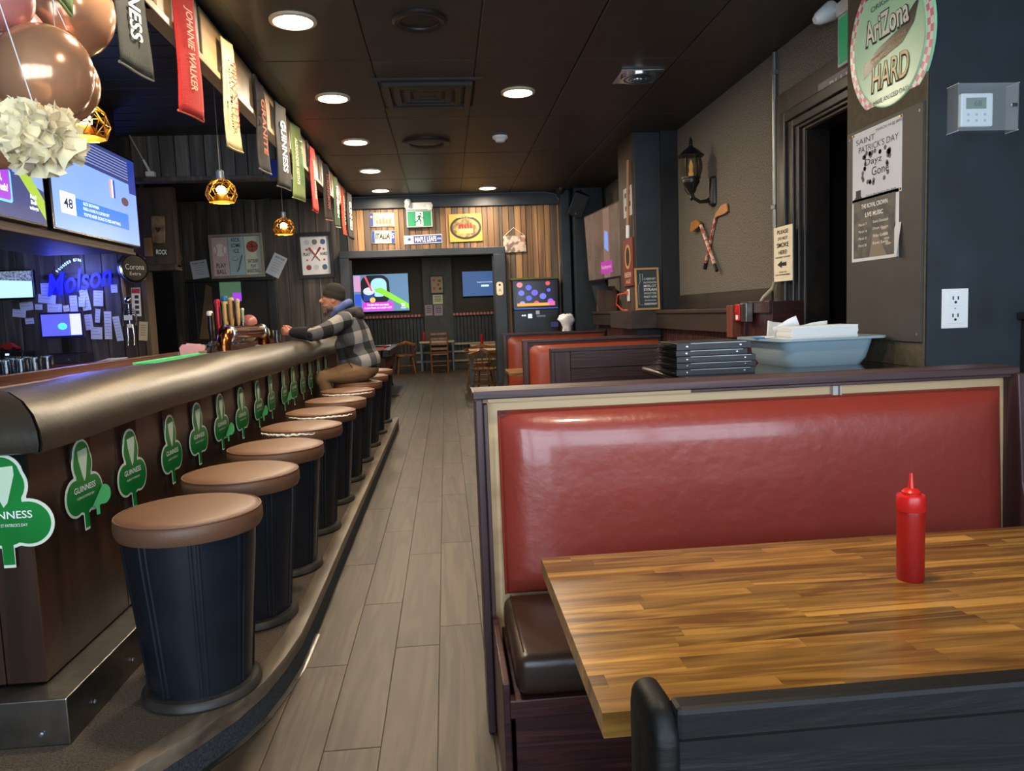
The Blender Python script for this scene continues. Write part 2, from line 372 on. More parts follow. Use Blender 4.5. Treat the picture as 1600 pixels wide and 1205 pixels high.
# pool room beyond the opening
slab('wall_pool_room', -5.1, 3.4, 20.0, 20.15, 0, ZC, mat('pool_room_wall', '#34332f', .6, noise=(3, '#3d3c38')))
slab('wall_pool_room_side', 2.2, 2.35, 10.5, 20.1, 0, ZC, CHAR)
dw = MB()
for x0, x1 in ((-4, -.52), (.2, 2.2)):
    x = x0
    while x < x1: dw.box(x, min(x+.085, x1), 19.93, 20.0, .45, 1.38); x += .093
struct(dw.build('wall_dado_pool_room', mat('grey_blue_board', '#3f464b', .4, noise=(6, '#2c3135')), bevel=.006, seg=1))
slab('trim_8', -4, -.52, 19.9, 20, 1.36, 1.41, CHAR); slab('trim_9', .2, 2.2, 19.9, 20, 1.36, 1.41, CHAR)
slab('wall_pool_pier', -.54, .21, 19.86, 20, 0, ZC, mat('pier_paint', '#3a3d3e', .45, noise=(4, '#4b5052')))
slab('baseboard_pool_room', -4, 2.2, 19.88, 20, 0, .45, mat('grey_base', '#4a4743', .5))
for z in (.18, .42, .62): slab('trim_%d' % (10+int(z*10)), -.8 if z < .6 else .2, 2.2, 19.84, 19.9, z, z+.05, mat('pale_heater', '#b5a48d', .5))
# ------------------------------------------------------------------ lights in the ceiling
def downlight(x, y, label):
    t = thing('recessed_downlight', label, 'ceiling light', (x, y, ZC), group='recessed downlights')
    MB().lathe([(.125, 0), (.125, -.012), (.105, -.016), (.1, -.006)], 32, caps=False).build('trim_ring', mat('lamp_trim', '#c9b9a0', .4), t, smooth=40, world=False)
    MB().lathe([(.1, -.006), (.1, -.009)], 32).build('diffuser', glow('lamp_diffuser', '#fff2dc', 22), t, world=False)
    area('lamp_light', (0, 0, -.03), (0, 0, 0), .2, .2, 19, (1, .82, .60), 'DISK', t)
for y in (4.303, 5.751, 7.154, 8.527, 9.841): downlight(-.74, y, 'glowing round downlight in the row beside the hanging bar towels')
downlight(.605, 5.671, 'glowing round downlight right of the square ceiling vent')
downlight(.617, 9.844, 'glowing round downlight close to the plank wall above the opening')
downlight(-.74, 2.9, 'glowing round downlight in the row beside the hanging bar towels')
downlight(.605, 1.5, 'glowing round downlight above the red booth table')
t = thing('square_air_vent', 'black square ceiling air vent with nested louvre frames', 'vent', (-.05, 5.7, ZC))
for k, (r, d) in enumerate(((.38, .012), (.31, .03), (.24, .025), (.17, .02), (.10, .016), (.05, .012))):
    b = MB(); w = .045
    b.M = Matrix.Translation((0, 0, -d))
    for q in range(4):
        b.M = Matrix.Translation((0, 0, 0)) @ Matrix.Rotation(q*PI/2, 4, 'Z')
        b.prism([(-r, -r), (r, -r), (r-w, -r+w), (-r+w, -r+w)], -d, .0)
    b.build('louvre_frame', mat('vent_black', '#201e1c', .45), t, world=False)
for (x, y, s) in ((-.065, 4.31, .15), (-.1, 7.23, .22)):
    t = thing('round_ceiling_speaker', 'black round ceiling speaker cover with a ridged rim, %s' % ('towards the street end' if y < 5 else 'beyond the square vent'), 'speaker', (x, y, ZC))
    MB().lathe([(s, 0), (s, -.012), (s*.9, -.022), (s*.72, -.014), (s*.7, -.006)], 32, caps=False).build('rim', mat('vent_black', '#201e1c', .45), t, smooth=40, world=False)
    MB().lathe([(s*.7, -.006), (s*.35, -.012), (.001, -.014)], 32, caps=False).build('grille', BLACK, t, smooth=40, world=False)
t = thing('chrome_ceiling_vent', 'square chrome ceiling vent with round rings', 'vent', (1.41, 5.33, ZC))
MB().box(-.15, .15, -.15, .15, -.012, 0).build('plate', CHROME, t, bevel=.004, world=False)
for r in (.12, .085, .05): MB().lathe([(r, -.012), (r, -.026), (r-.02, -.026), (r-.02, -.012)], 28, caps=False).build('ring', CHROME, t, smooth=40, world=False)
t = thing('smoke_detector', 'small white round smoke detector on the black ceiling', 'detector', (.575, 7.06, ZC))
MB().lathe([(.07, 0), (.07, -.02), (.055, -.026), (.04, -.05), (.02, -.055)], 24).build('body', WHITE, t, smooth=40, world=False)
MB().lathe([(.012, -.054), (.012, -.06)], 10).build('sensor', GREYMETAL, t, world=False)
# ------------------------------------------------------------------ raised step along the bar
PATH = [(-.655, 9.53), (-.652, 7.5), (-.65, 5.5), (-.648, 4.2), (-.645, 3.7), (-.645, 3.3), (-.648, 3.0), (-.668, 2.8), (-.70, 2.61), (-.752, 2.46), (-.822, 2.33), (-.899, 2.205), (-.97, 2.10), (-1.14, 1.93), (-1.4, 1.76), (-1.8, 1.58), (-2.4, 1.48), (-3.6, 1.45)]
def sweep(b, path, prof, flip=1):
    n = len(path); m = len(prof); vs = []
    for i in range(n):
        a = Vector(path[max(i-1, 0)]); c = Vector(path[min(i+1, n-1)]); d = (c-a).normalized(); nn = Vector((-d.y, d.x))*flip
        for o_, z in prof: vs.append((path[i][0]+nn.x*o_, path[i][1]+nn.y*o_, z))
    fs = [(i*m+j, i*m+(j+1) % m, (i+1)*m+(j+1) % m, (i+1)*m+j) for i in range(n-1) for j in range(m)]
    fs += [tuple(range(m)), tuple((n-1)*m+j for j in range(m))[::-1]]
    b.add(vs, fs)
CARPET = mat('speckled_carpet', '#3b332b', .95, noise=(160, '#5d5246', .12), bump=(220, .8, .006))
t = thing('bar_step_platform', 'raised carpeted step with curved wood nosing carrying the bar stools', 'platform', (-1, 5, 0))
b = MB(); inner = [(-3.6, 2.6), (-1.35, 2.6), (-1.35, 9.53)]
b.prism([(x, y) for x, y in PATH]+inner, 0, .138); b.build('carpet_top', CARPET, t)
b = MB(); sweep(b, PATH, [(.012, .085), (.012, .1385), (-.06, .1385), (-.06, .13), (-.002, .085)]); b.build('wood_nosing', wood('nosing_wood', '#4a4036', '#7d7060', 1, .45, 16, 14, .1), t, bevel=.003, smooth=40)
b = MB(); sweep(b, PATH, [(.008, 0), (.008, .086), (-.01, .086), (-.01, 0)]); b.build('carpet_face', mat('dark_carpet_face', '#23272c', .95, noise=(150, '#3c4248', .12), bump=(220, .8, .006)), t, smooth=40)
b = MB(); sweep(b, PATH[5:], [(.026, 0), (.026, .004), (.006, .008), (.006, 0)]); b.build('metal_edge_strip', STEEL, t, smooth=40)
# ------------------------------------------------------------------ bar counter
BARP = wood('bar_front_panel', '#241510', '#3f281c', 2, .38, 9, 16, .1, bump=.1, coat=.15)
LEATH = mat('bronze_black_leather', '#2a2520', .40, spec=.55, noise=(7, '#3b332a', .25), bump=(40, .12, .01))
t = thing('bar_counter', 'long dark wood bar with padded leather armrest and steel kick box', 'bar', (-1.6, 5.5, 0))
ys = [2.4, 3.02, 3.9, 4.78, 5.66, 6.54, 7.42, 8.3, 9.1]
for a, c in zip(ys, ys[1:]): MB().box(-1.36, -1.30, a+.002, c-.002, .29, 1.05).build('front_panel', BARP, t, bevel=.003, seg=1)
for a, c in ((-1.42, -1.302), (-2.2, -1.424), (-3.0, -2.204), (-3.8, -3.004)): MB().box(a, c, 2.4, 2.46, .29, 1.05).build('end_panel', BARP, t, bevel=.003, seg=1)
PROF = [(-.24, 1.19), (-.15, 1.212), (-.06, 1.208), (.02, 1.185), (.075, 1.145), (.10, 1.10), (.106, 1.06), (.095, 1.035), (.06, 1.026), (-.03, 1.03), (-.24, 1.10)]
def pad(name, fn, n):
    b = MB(); m = len(PROF); vs = []
    for i in range(n+1):
        for o_, z in PROF: vs.append(fn(i/n, o_, z))
    b.add(vs, [(i*m+j, i*m+(j+1) % m, (i+1)*m+(j+1) % m, (i+1)*m+j) for i in range(n) for j in range(m)]+[tuple(range(m)), tuple(n*m+j for j in range(m))[::-1]])
    return b.build(name, LEATH, t, smooth=50)
def fl(u, o_, z):
    y0 = 2.4-o_+.006; y = y0+(9.15-y0)*u; w = 1+.05*math.sin(y*5.1)*math.sin(y*1.7)
    return (-1.30+o_*w, y, z+.004*math.sin(y*4.3))
def ff(u, o_, z):
    x0 = -1.30+o_-.006; x = x0+(-3.9-x0)*u; return (x, 2.4-o_*(1+.03*math.sin(x*6)), z)
p1_ = pad('armrest_pad', fl, 44); p2_ = pad('armrest_pad', ff, 12)
BARTOP = wood('bar_top_wood', '#3a1f14', '#6b3d28', 1, .25, 8, 16, .1, coat=.4)
MB().box(-1.98, -1.52, 2.7, 9.1, 1.13, 1.165).build('countertop', BARTOP, t, bevel=.006)
MB().box(-3.9, -1.52, 2.62, 2.70, 1.13, 1.165).build('countertop', BARTOP, t, bevel=.006)
MB().box(-1.70, -1.66, 2.7, 5.0, 1.165, 1.185).build('wood_strip', MATS['pale_pine'], t, bevel=.004); MB().box(-1.60, -1.54, 2.64, 9.1, 1.165, 1.192).build('rail', BARTOP, t, bevel=.006)
MB().box(-2.0, -1.97, 2.7, 9.1, .2, 1.20).build('inner_panel', BARTOP, t, bevel=.004)
MB().prism([(-3.8, 2.29), (-1.19, 2.29), (-1.19, 9.2), (-1.36, 9.2), (-1.36, 2.42), (-3.8, 2.42)], .138, .285).build('kick_box', STEEL, t, bevel=.004)
for y in (2.45, 2.75, 3.4, 4.1): MB().lathe([(.007, 0), (.007, .004), (.003, .006)], 10, (-1.188, y, .19), 0).build('screw', GREYMETAL, t)
MB().lathe([(.007, 0), (.007, -.004), (.003, -.006)], 10, (-1.27, 2.288, .18), 1).build('screw', GREYMETAL, t)
# inner counter with glasses and cloth
t = thing('under_bar_counter', 'dark inner work counter behind the bar holding drying glasses', 'counter', (-2.4, 3.9, 0))
MB().box(-2.55, -2.05, 2.75, 5.4, 1.09, 1.13).build('worktop', STEEL, t, bevel=.004); MB().box(-2.5, -2.1, 2.8, 5.35, 0, 1.09).build('cabinet', CHAR, t)
GLASS = mat('clear_glass', '#dfe8ee', .03, trans=1, ior=1.45)
for i in range(9):
    for j in range(2):
        g = thing('drinking_glass', 'upturned clear drinking glass drying on the inner bar counter', 'glass', (-2.18-.13*j, 3.3+i*.13+.04*j, 1.13), group='glasses behind the bar')
        MB().lathe([(.035, 0), (.03, .12), (.026, .12), (.03, .006)], 14, caps=False).build('bowl', GLASS, g, smooth=40, world=False)
        MB().lathe([(.03, .115), (.03, .125)], 14).build('foot', GLASS, g, world=False)
# ------------------------------------------------------------------ bar stools
VINYL = mat('brown_vinyl_seat', '#5f4130', .42, spec=.5, noise=(5, '#6c4b38', .3), bump=(300, .25, .004))
NAVY = mat('black_vinyl_barrel', '#14181f', .3, spec=.5, noise=(7, '#1c222b', .3), bump=(25, .12, .006))
ST = [2.60, 3.22, 3.85, 4.55, 5.25, 5.95, 6.72, 7.50, 8.30, 9.15]
def make_stool():
    s = thing('bar_stool', 'x', 'bar stool', (0, 0, 0))
    MB().lathe([(.190, 0), (.196, .010), (.193, .026), (.185, .034), (.15, .037)], 40).build('base_ring', mat('scuffed_black_ring', '#24221f', .5, noise=(9, '#3d3a35')), s, smooth=40, world=False)
    MB().lathe([(.163, .035), (.173, .15), (.189, .32), (.207, .50), (.211, .575)], 40).build('barrel', NAVY, s, smooth=40, world=False)
    for k in range(8):
        a = k*PI/4+.35
        b = MB()
        for da in (-.055, .055):
            b.tube([((r+.001)*math.cos(a+da), (r+.001)*math.sin(a+da), z) for r, z in ((.164, .045), (.173, .15), (.189, .32), (.207, .50), (.211, .572))], .0065, 6)
        b.build('rib', NAVY, s, smooth=60, world=False)
    MB().lathe([(.2, .565), (.228, .567), (.236, .585), (.236, .615), (.229, .63), (.2, .640), (.12, .647), (.001, .650)], 44).build('seat', VINYL, s, smooth=50, world=False)
    b = MB(); b.tube([(.231*math.cos(i*PI/22), .231*math.sin(i*PI/22), .629) for i in range(45)], .0035, 5, False); b.build('piping', VINYL, s, smooth=60, world=False)
    return s
stool = make_stool(); FOAM = mat('white_foam', '#e8e4da', .9, bump=(60, .6, .01))
words = ['first', 'second', 'third', 'fourth', 'fifth', 'sixth', 'seventh', 'eighth', 'ninth', 'tenth']
torn = {3: (3.6, 5.2), 4: (3.8, 5.9), 6: (3.7, 5.9)}
STX = [-.895, -.885, -.88, -.88, -.88, -.88, -.885, -.885, -.885, -.89]
for i, y in enumerate(ST):
    M = Matrix.Translation((STX[i], y, .138)) @ Matrix.Rotation(i*.4, 4, 'Z')
    lb = 'brown topped black barrel stool, %s along the bar from the curved end of the step' % words[i]
    if i in torn: lb = 'barrel stool with a torn seat edge showing white foam, %s from the curved step end' % words[i]
    if i == 7: lb = 'brown topped black barrel stool the man in plaid sits on'
    if i == 0: s = stool; s.matrix_basis = M; WM[s] = M; s['label'] = lb; s['group'] = 'bar stools'
    else: s = dup(stool, M, lb, 'bar stools')
    if i in torn:
        a0, a1 = torn[i]; n = 30
        b = MB(); b.tube([(STX[i]+.236*math.cos(a0+(a1-a0)*k/n), y+.236*math.sin(a0+(a1-a0)*k/n), .138+.612+random.uniform(-.004, .004)) for k in range(n+1)], [.003+.006*abs(math.sin(k*1.3))*math.sin(PI*k/n) for k in range(n+1)], 6)
        o = b.build('exposed_foam', FOAM, s, smooth=60); o['label'] = 'white foam showing through the torn seat edge'
# ------------------------------------------------------------------ shamrock cut-outs along the bar front
def shamrock_outline(g, n=90):
    circ = [(0, .085, .062+g), (0, .04, .05+g), (-.062, -.025, .062+g), (.062, -.025, .062+g), (0, -.02, .07+g), (0, .115, .052+g)]
    pts = []
    for i in range(n):
        a = 2*PI*i/n; d = (math.cos(a), math.sin(a)); best = .02
        for cx, cy, r in circ:
            bq = cx*d[0]+cy*d[1]; disc = bq*bq-(cx*cx+cy*cy-r*r)
            if disc > 0: best = max(best, bq+math.sqrt(disc))
        if abs(d[0]*.16) < (.019+g)*abs(d[1])*1.0 and d[1] < 0: best = max(best, (.145+g)/abs(d[1])*1.0)
        pts.append((best*d[0], best*d[1]))
    return pts
GREEN = mat('shamrock_green', '#1d8a3c', .3, noise=(4, '#146b2c', .25)); GWHITE = mat('shamrock_white', '#d9e0cf', .35); GREENL = mat('pale_green_back', '#4fae6c', .35); SILV = mat('harp_silver', '#cfe0c4', .5)
FILM = mat('dark_film_strip', '#0d1512', .15, spec=.7, alpha=.75)
def shamrock(M, label, s=1.0, fold=False, grp='shamrock cut-outs'):
    t = thing('shamrock_cutout', label, 'decoration', M=M, group=grp)
    S = lambda P: [(x*s, y*s) for x, y in P]
    MB().prism(S(shamrock_outline(.008)), 0, .002).build('white_border', GWHITE, t, world=False)
    MB().prism(S(shamrock_outline(-.001)), .002, .0035).build('green_face', GREEN, t, world=False)
    b = MB(); h = [(-.032, .135), (.035, .14), (.036, .115), (.012, .035), (.0, .022), (-.012, .05), (-.028, .10)]
    b.flat(S(h), .0042); b.build('harp', SILV, t, world=False)
    text(t, 'GUINNESS', 0, 0*s, .15*s, .022*s, .0045, WHITEINK, bold=.01)
    text(t, 'CELEBRATE ST PATRICK\'S DAY', 0, -.03*s, .12*s, .009*s, .0045, WHITEINK)
    MB().rect(-.075*s, .075*s, .1*s, 1.034-WM[t].translation.z, -.002).build('hanging_film', FILM, t, world=False)
    if fold:
        b = MB(); b.M = Matrix.Translation((.05*s, -.03*s, .018)) @ Matrix.Rotation(-.25, 4, 'Y'); b.flat(S([(x*.55, y*.55) for x, y in shamrock_outline(.004)[60:]+shamrock_outline(.004)[:10]]), 0); b.build('curled_lobe', GREENL, t, world=False)
shamrock(facing(at_y(2.385, 8, 805), 0), 'large green and white shamrock cut-out hanging on the end panel of the bar', 1.08)
for k, (px, py, sx, fo) in enumerate([(131, 762, 1, True), (206, 736, 1, False), (268, 706, 1, False), (310, 681, 1, False), (346, 662, 1, True), (378, 648, 1, False), (404, 634, 1, True), (424, 622, 1, False), (444, 612, 1, True), (459, 605, 1, False), (473, 598, 1, False), (485, 588, 1, False), (498, 580, 1, False), (509, 574, 1, False)]):
    P = at_x(-1.287, px, py); P.z = min(P.z, .85)
    shamrock(facing(P, 90+random.uniform(-2.5, 2.5)), ('green shamrock cut-out with a curled lobe hanging in the row along the bar front' if fo else 'flat green shamrock cut-out with a harp hanging in the row along the bar front'), .98, fo)
# ------------------------------------------------------------------ beer taps and clutter on the bar
COPPER = mat('copper_pipe', '#9a5f34', .22, metal=1, noise=(4, '#84502b'))
XT = -1.80
A = at_x(XT, 351, 552); B = at_x(XT, 413, 541); zt = at_x(XT, 372, 520).z
A.z = 1.165; B.z = 1.165
t = thing('beer_tap_tower', 'copper pipe beer tower with a row of colourful tap handles', 'beer tap', (XT, A.y, 1.165))
r = .058; pts = [A, Vector((XT, A.y, zt-.10))]+[Vector((XT, A.y+.10-.10*math.cos(k*PI/10), zt-.10+.10*math.sin(k*PI/10))) for k in range(1, 6)]
pts += [Vector((XT, B.y-.10+.10*math.sin(k*PI/10), zt-.10+.10*math.cos(k*PI/10))) for k in range(0, 6)]+[B]
b = MB(); b.tube(pts, r, 18); b.build('pipe', COPPER, t, smooth=60)
for y in (A.y+.13, B.y-.13): MB().lathe([(r+.003, -.03), (r+.016, -.022), (r+.016, .022), (r+.003, .03)], 20, (XT, y, zt), 1).build('collar', CHROME, t, smooth=40)
for P in (A, B): MB().lathe([(r+.03, 0), (r+.03, .008), (r+.005, .015)], 20, (XT, P.y, 1.165)).build('flange', CHROME, t, smooth=40)
XH = XT-.085; ZR = 1.235; ya = at_x(XH, 331, 533).y-.05; yb_ = at_x(XH, 380, 507).y+.05
MB().tube([(XH, ya, ZR), (XH, yb_, ZR)], .018, 12).build('tap_rail', CHROME, t, smooth=60)
for y in (A.y+.25, yb_-.1): MB().tube([(XT, y, zt), (XH, y, ZR)], .014, 8).build('rail_stub', CHROME, t, smooth=60)
MB().tube([(XH, ya+.05, 1.163), (XH, ya+.05, ZR)], .014, 10).build('rail_leg', BLACK, t, smooth=60)
HAND = [(331, 533, 487, '#16151c', '#d8d4c4', 'V', .024), (343, 522, 469, '#b3232f', '#b3232f', 'RED', .022), (354, 516, 464, '#d8b66a', '#2b6ea8', 'ALE', .026), (363, 510, 466, '#dba862', '#e2c48a', 'SAXON', .026), (373, 508, 468, '#dfb878', '#c9c6a0', '', .022), (380, 507, 482, '#9fb59c', '#c9d4c4', '', .016)]
for px, y0, y1, c1, c2, s_, w in HAND:
    P0 = at_x(XH, px, y0); P1 = at_x(XH, px, y1)
    h = put('tap_handle', MB().lathe([(w*.45, 0), (w*.7, .03), (w, (P1.z-P0.z)*.45), (w*.85, (P1.z-P0.z)*.7), (w*1.05, (P1.z-P0.z)*.92), (w*.7, P1.z-P0.z)], 12).mesh('tap_handle', mat('tap_'+c1[1:], c1, .3), smooth=40), t, WM[t].inverted() @ P0)
    MB().lathe([(w*1.0, (P1.z-P0.z)*.86), (w*1.2, (P1.z-P0.z)*.93), (w*.8, (P1.z-P0.z)*1.02)], 12).build('cap', mat('tapcap_'+c2[1:], c2, .3), h, smooth=40, world=False)
    MB().tube([(0, 0, .01), (0, 0, ZR-P0.z), (-.045, .0, ZR-P0.z-.005), (-.06, 0, ZR-P0.z-.035)], .010, 8).build('faucet', CHROME, h, smooth=60, world=False)
    if s_: text(h, s_, .0, 0, .14, .02, 0, WHITEINK, rot=0)
for k in list(TEXT[-len([h for h in HAND if h[5]]):]):   # lettering on the handles stands upright on the aisle side
    TEXT.remove(k); hp = k[0]; w = .03
    e = bpy.data.objects.new('lettering_plate', MB().box(-.003, .003, -.012, .012, -.075, .075).mesh('badge', mat('badge_dark', '#3a2a20', .4)))
    COL.objects.link(e); e.name = 'badge'; e.parent = hp; e.matrix_basis = Matrix.Translation((.025, -.012, .15)); WM[e] = WM[hp] @ e.matrix_basis
BALLP = mat('pink_balloon', '#b0706c', .25, spec=.6); BALLC = mat('pale_green_balloon', '#b7b894', .3); GOLDB = mat('rose_gold_balloon', '#cf9a76', .18, metal=.5, spec=.8)
def balloon(P, r, M, label, grp=None, d=(0, 0, -1), name='balloon'):
    t = thing(name, label, 'balloon', P, group=grp)
    dv = Vector(d).normalized(); q = dv.to_track_quat('-Z', 'Y').to_matrix().to_4x4()
    b = MB(); b.M = q
    b.lathe([(r*math.sin(a)*(1-.06*(1-math.cos(a))*.5), r*1.08*(-math.cos(a)) if a < PI/2 else -r*math.cos(a)) for a in [PI*k/18 for k in range(19)]][1:-1], 28); b.build('skin', M, t, smooth=True, world=False)
    b = MB(); b.M = q; b.lathe([(.006, -r*1.06), (.012, -r*1.1), (.018, -r*1.14)], 10); b.build('knot', M, t, smooth=40, world=False)
    return t
XB = -1.985; P = at_x(XB, 388, 524); PY = P.y; balloon((XB, PY+.09, 1.278+.125), .075, BALLP, 'pink balloon behind the copper beer tower', None, (-.9, 0, .3))
balloon((XB, PY, 1.278), .082, BALLC, 'pale green balloon behind the copper beer tower pipe', 'pale balloons', (-.9, 0, .3))
P = at_x(XB, 410, 522); balloon((XB, P.y, 1.278), .082, BALLC, 'pale green balloon beside the far end of the copper tower', 'pale balloons', (-.9, 0, .3))
t = thing('bar_mat', 'green strip of bar matting lying along the counter rail', 'mat', (-1.62, 5.2, 1.192))
P0 = at_z(1.192, 300, 563); P1 = at_z(1.192, 352, 553)
MB().box(-1.64, -1.546, P0.y-.3, P1.y, 1.192, 1.200).build('mat', mat('green_mat', '#3aa564', .5), t, bevel=.002)
MB().box(-1.655, -1.638, P0.y-.3, P1.y, 1.192, 1.206).build('lip', mat('green_mat_lip', '#57c487', .5), t, bevel=.002)
P = at_z(1.165, 350, 556)
t = thing('napkin_caddy', 'pink napkins in a small open holder on the bar', 'napkin holder', (-1.72, P.y-.25, 1.165))
for k in range(6): put('napkin', MB().box(-.06, .06, -.002, .002, 0, .075+.006*(k % 3)).mesh('napkin', mat('pink_paper', '#d9a7ac', .8)), t, (.0, -.05+k*.018, .011), (0, .05*k-.1, .08*(k % 3)))
MB().box(-.07, .07, -.08, .08, 0, .004).box(-.07, -.066, -.08, .08, 0, .05).box(.066, .07, -.08, .08, 0, .05).build('holder', mat('smoky_plastic', '#6b625c', .3), t, world=False)
# ------------------------------------------------------------------ pendant lamps over the bar
GOLDW = mat('gold_wire', '#b98a2e', .3, metal=1)
def pendant(x, y, z, label, s=1):
    t = thing('geometric_pendant_lamp', label, 'pendant lamp', (x, y, z), group='gold wire pendant lamps')
    rings = []
    for k, (r, h) in enumerate(((.078, 0), (.095, .045), (.085, .095), (.055, .13), (.022, .145))):
        n = 10; rings.append([(r*s*math.cos(2*PI*(i+.5*k)/n), r*s*math.sin(2*PI*(i+.5*k)/n), h*s) for i in range(n)])
    b = MB()
    for k, R in enumerate(rings):
        for i in range(10):
            b.tube([R[i], R[(i+1) % 10]], .0025, 5)
            if k < 4: b.tube([R[i], rings[k+1][i]], .0025, 5); b.tube([R[i], rings[k+1][(i-1) % 10]], .0025, 5)
    b.build('wire_shade', GOLDW, t, world=False)
    MB().lathe([(.024*s, .142*s), (.024*s, .19*s), (.012*s, .2*s)], 14).build('socket', GREYMETAL, t, smooth=40, world=False)
    MB().tube([(0, 0, .195*s), (0, 0, 2.985-z)], .003, 6).build('cord', mat('grey_cord', '#6c6a66', .5), t, world=False)
    MB().sph((0, 0, .07), .032, 12, 8).build('bulb', glow('warm_bulb', '#ffd9a0', 14), t, smooth=True, world=False)
    MB().lathe([(.078*s, .001), (.05, .03), (.03, .05)], 20, caps=False).build('reflector', mat('gold_reflector', '#e0ad4c', .3, metal=1), t, smooth=True, world=False)
    ld = bpy.data.lights.new('pendant_light', 'POINT'); ld.energy = 7; ld.color = (1, .74, .4); ld.shadow_soft_size = .03
    o = bpy.data.objects.new('pendant_light', ld); COL.objects.link(o); o.parent = t; o.location = (0, 0, -.02)
for px, py, yv, lb in ((133, 216, 3.25, 'gold wire pendant lamp hanging beside the balloon cluster'), (347, 316, 5.0, 'gold wire pendant lamp hanging between the televisions and the towels'), (444, 366, 7.0, 'gold wire pendant lamp hanging near the framed sports posters')):
    P = at_y(yv, px, py); pendant(P.x, P.y, P.z, lb, 1.0)
# ------------------------------------------------------------------ bar towels on the beam
def towel(BLp, BRp, col, stripe, words_, label, ztop=2.93, x=-1.135):
    BL = at_x(x, *BLp); BR = at_z(BL.z, *BRp); u = BR-BL; w = u.length; h = ztop-BL.z
    M = Matrix.Translation(BL) @ Matrix((( u.x/w, 0, u.y/w, 0), (u.y/w, 0, -u.x/w, 0), (0, 1, 0, 0), (0, 0, 0, 1)))
    t = thing('bar_towel', label, 'bar towel', M=M)
    ph = random.random()*6
    fz = lambda a, v: .005*math.sin(a*5+ph)*(1-v*.7)+.004*math.sin(v*7+ph)
    S = MB(); S.grid(lambda a, v: (a*w*(1-.25*v)+.12*w*v, v*h, fz(a, v)), 10, 14)
    o = S.build('cloth', mat('towel_'+col[1:], col, .95, bump=(180, .5, .006)), t, smooth=True, world=False)
    sd = o.modifiers.new('thickness', 'SOLIDIFY'); sd.thickness = .006
    b = MB(); b.tube([(a/10*w, 0, fz(a/10, 0)) for a in range(11)], .006, 6); b.build('hem', mat('hem_'+stripe[1:], stripe, .95), t, smooth=60, world=False)
    k = len(words_)
    for i, (s_, c_) in enumerate(words_):
        text(t, s_, w*(.5 if k == 1 else .32+.36*i), h*.5, h*.62, w*(.34 if k == 1 else .22), .0175, c_, rot=-90, bold=.015)
        text(t, s_, w*(.5 if k == 1 else .32+.36*i), h*.5, h*.62, w*(.34 if k == 1 else .22), -.0185, c_, rot=-90, bold=.015)
towel((70, -20), (115, 24), '#4f6b3c', '#7f9a5e', [], 'green bar towel whose corner shows over the balloons')
towel((183, 96), (238, 126), '#2e302d', '#8d8d80', [('GUINNESS', WHITEINK)], 'black bar towel with cream lettering beside the balloons')
towel((280, 172), (320, 190), '#b02a26', '#d8604e', [('JOHNNIE WALKER', mat('peach_ink', '#e0a890', .8))], 'long red bar towel with pale lettering and a striding figure, first red one')
towel((354, 228), (378, 239), '#b3a476', '#a08d62', [('Captain Morgan', INK), ('PRIVATEER', REDINK)], 'cream bar towel with red and black lettering')
towel((405, 263), (423, 273), '#2b2826', '#77716a', [('GRANITE', mat('orange_ink', '#d4562c', .8))], 'black bar towel with an orange lettered stripe')
towel((434, 290), (456, 298), '#2d2c2a', '#8b887c', [('GUINNESS', WHITEINK)], 'black bar towel with white lettering beside the green one')
towel((459, 308), (478, 315), '#6f7d4d', '#a9b06a', [('ALEXANDER KEITH\'S', PAPERW), ('FINE BEER', GREENINK)], 'green and yellow bar towel')
towel((487, 328), (497, 333), '#b92c28', '#d8604e', [('JOHNNIE WALKER', mat('peach_ink', '#e0a890', .8))], 'red bar towel above the framed sports poster')
towel((508, 343), (519, 345), '#3a3130', '#8a5a58', [('STRONGBOW', mat('dull_red_ink', '#a05a58', .8))], 'charcoal bar towel with dull red lettering')
towel((524, 354), (532, 356), '#35432f', '#8f9a70', [('HEINEKEN', PAPERW)], 'dark green bar towel near the plank wall')
towel((536, 365), (541, 367), '#c0492a', '#d8704e', [('COORS', WHITEINK)], 'narrow orange bar towel near the plank wall')
towel((543, 371), (553, 375), '#2c2d2a', '#8b887c', [('GUINNESS', WHITEINK)], 'last black bar towel of the row in front of the plank wall')
# ------------------------------------------------------------------ balloon cluster
YB = 2.3
for (px, py, r, y, M, lb) in ((66, 118, .128, 2.24, GOLDB, 'round rose gold balloon at the front of the cluster'), (104, 18, .158, 2.85, GOLDB, 'rose gold balloon at the top of the cluster behind the green towel'), (-3, -4, .09, 2.24, BALLP, 'matte pink balloon at the edge of the cluster'), (92, 132, .122, 2.58, GOLDB, 'rose gold balloon half hidden behind the front one'), (-8, 200, .12, 2.40, GOLDB, 'rose gold balloon beside the paper flower'), (22, 58, .10, 2.66, mat('mauve_balloon', '#a9746f', .3), 'mauve balloon at the back of the cluster')):
    P = at_y(y, px, py); t = balloon((P.x, P.y, P.z), r, M, lb, 'balloon cluster', (.4 if px == 66 else -.12, .3, .8)); K = P+Vector((.4 if px == 66 else -.12, .3, .8)).normalized()*r*1.12; MB().tube([K, (-1.195, K.y, 2.705)], .0015, 5).build('ribbon', PAPER, t)
t = thing('paper_pompom', 'cream tissue paper flower hanging under the balloons', 'paper flower', at_y(2.02, 62, 216))
TISSUE = mat('cream_tissue', '#efe0b6', .9, sheen=.4); rr = random.Random(3)
b = MB()
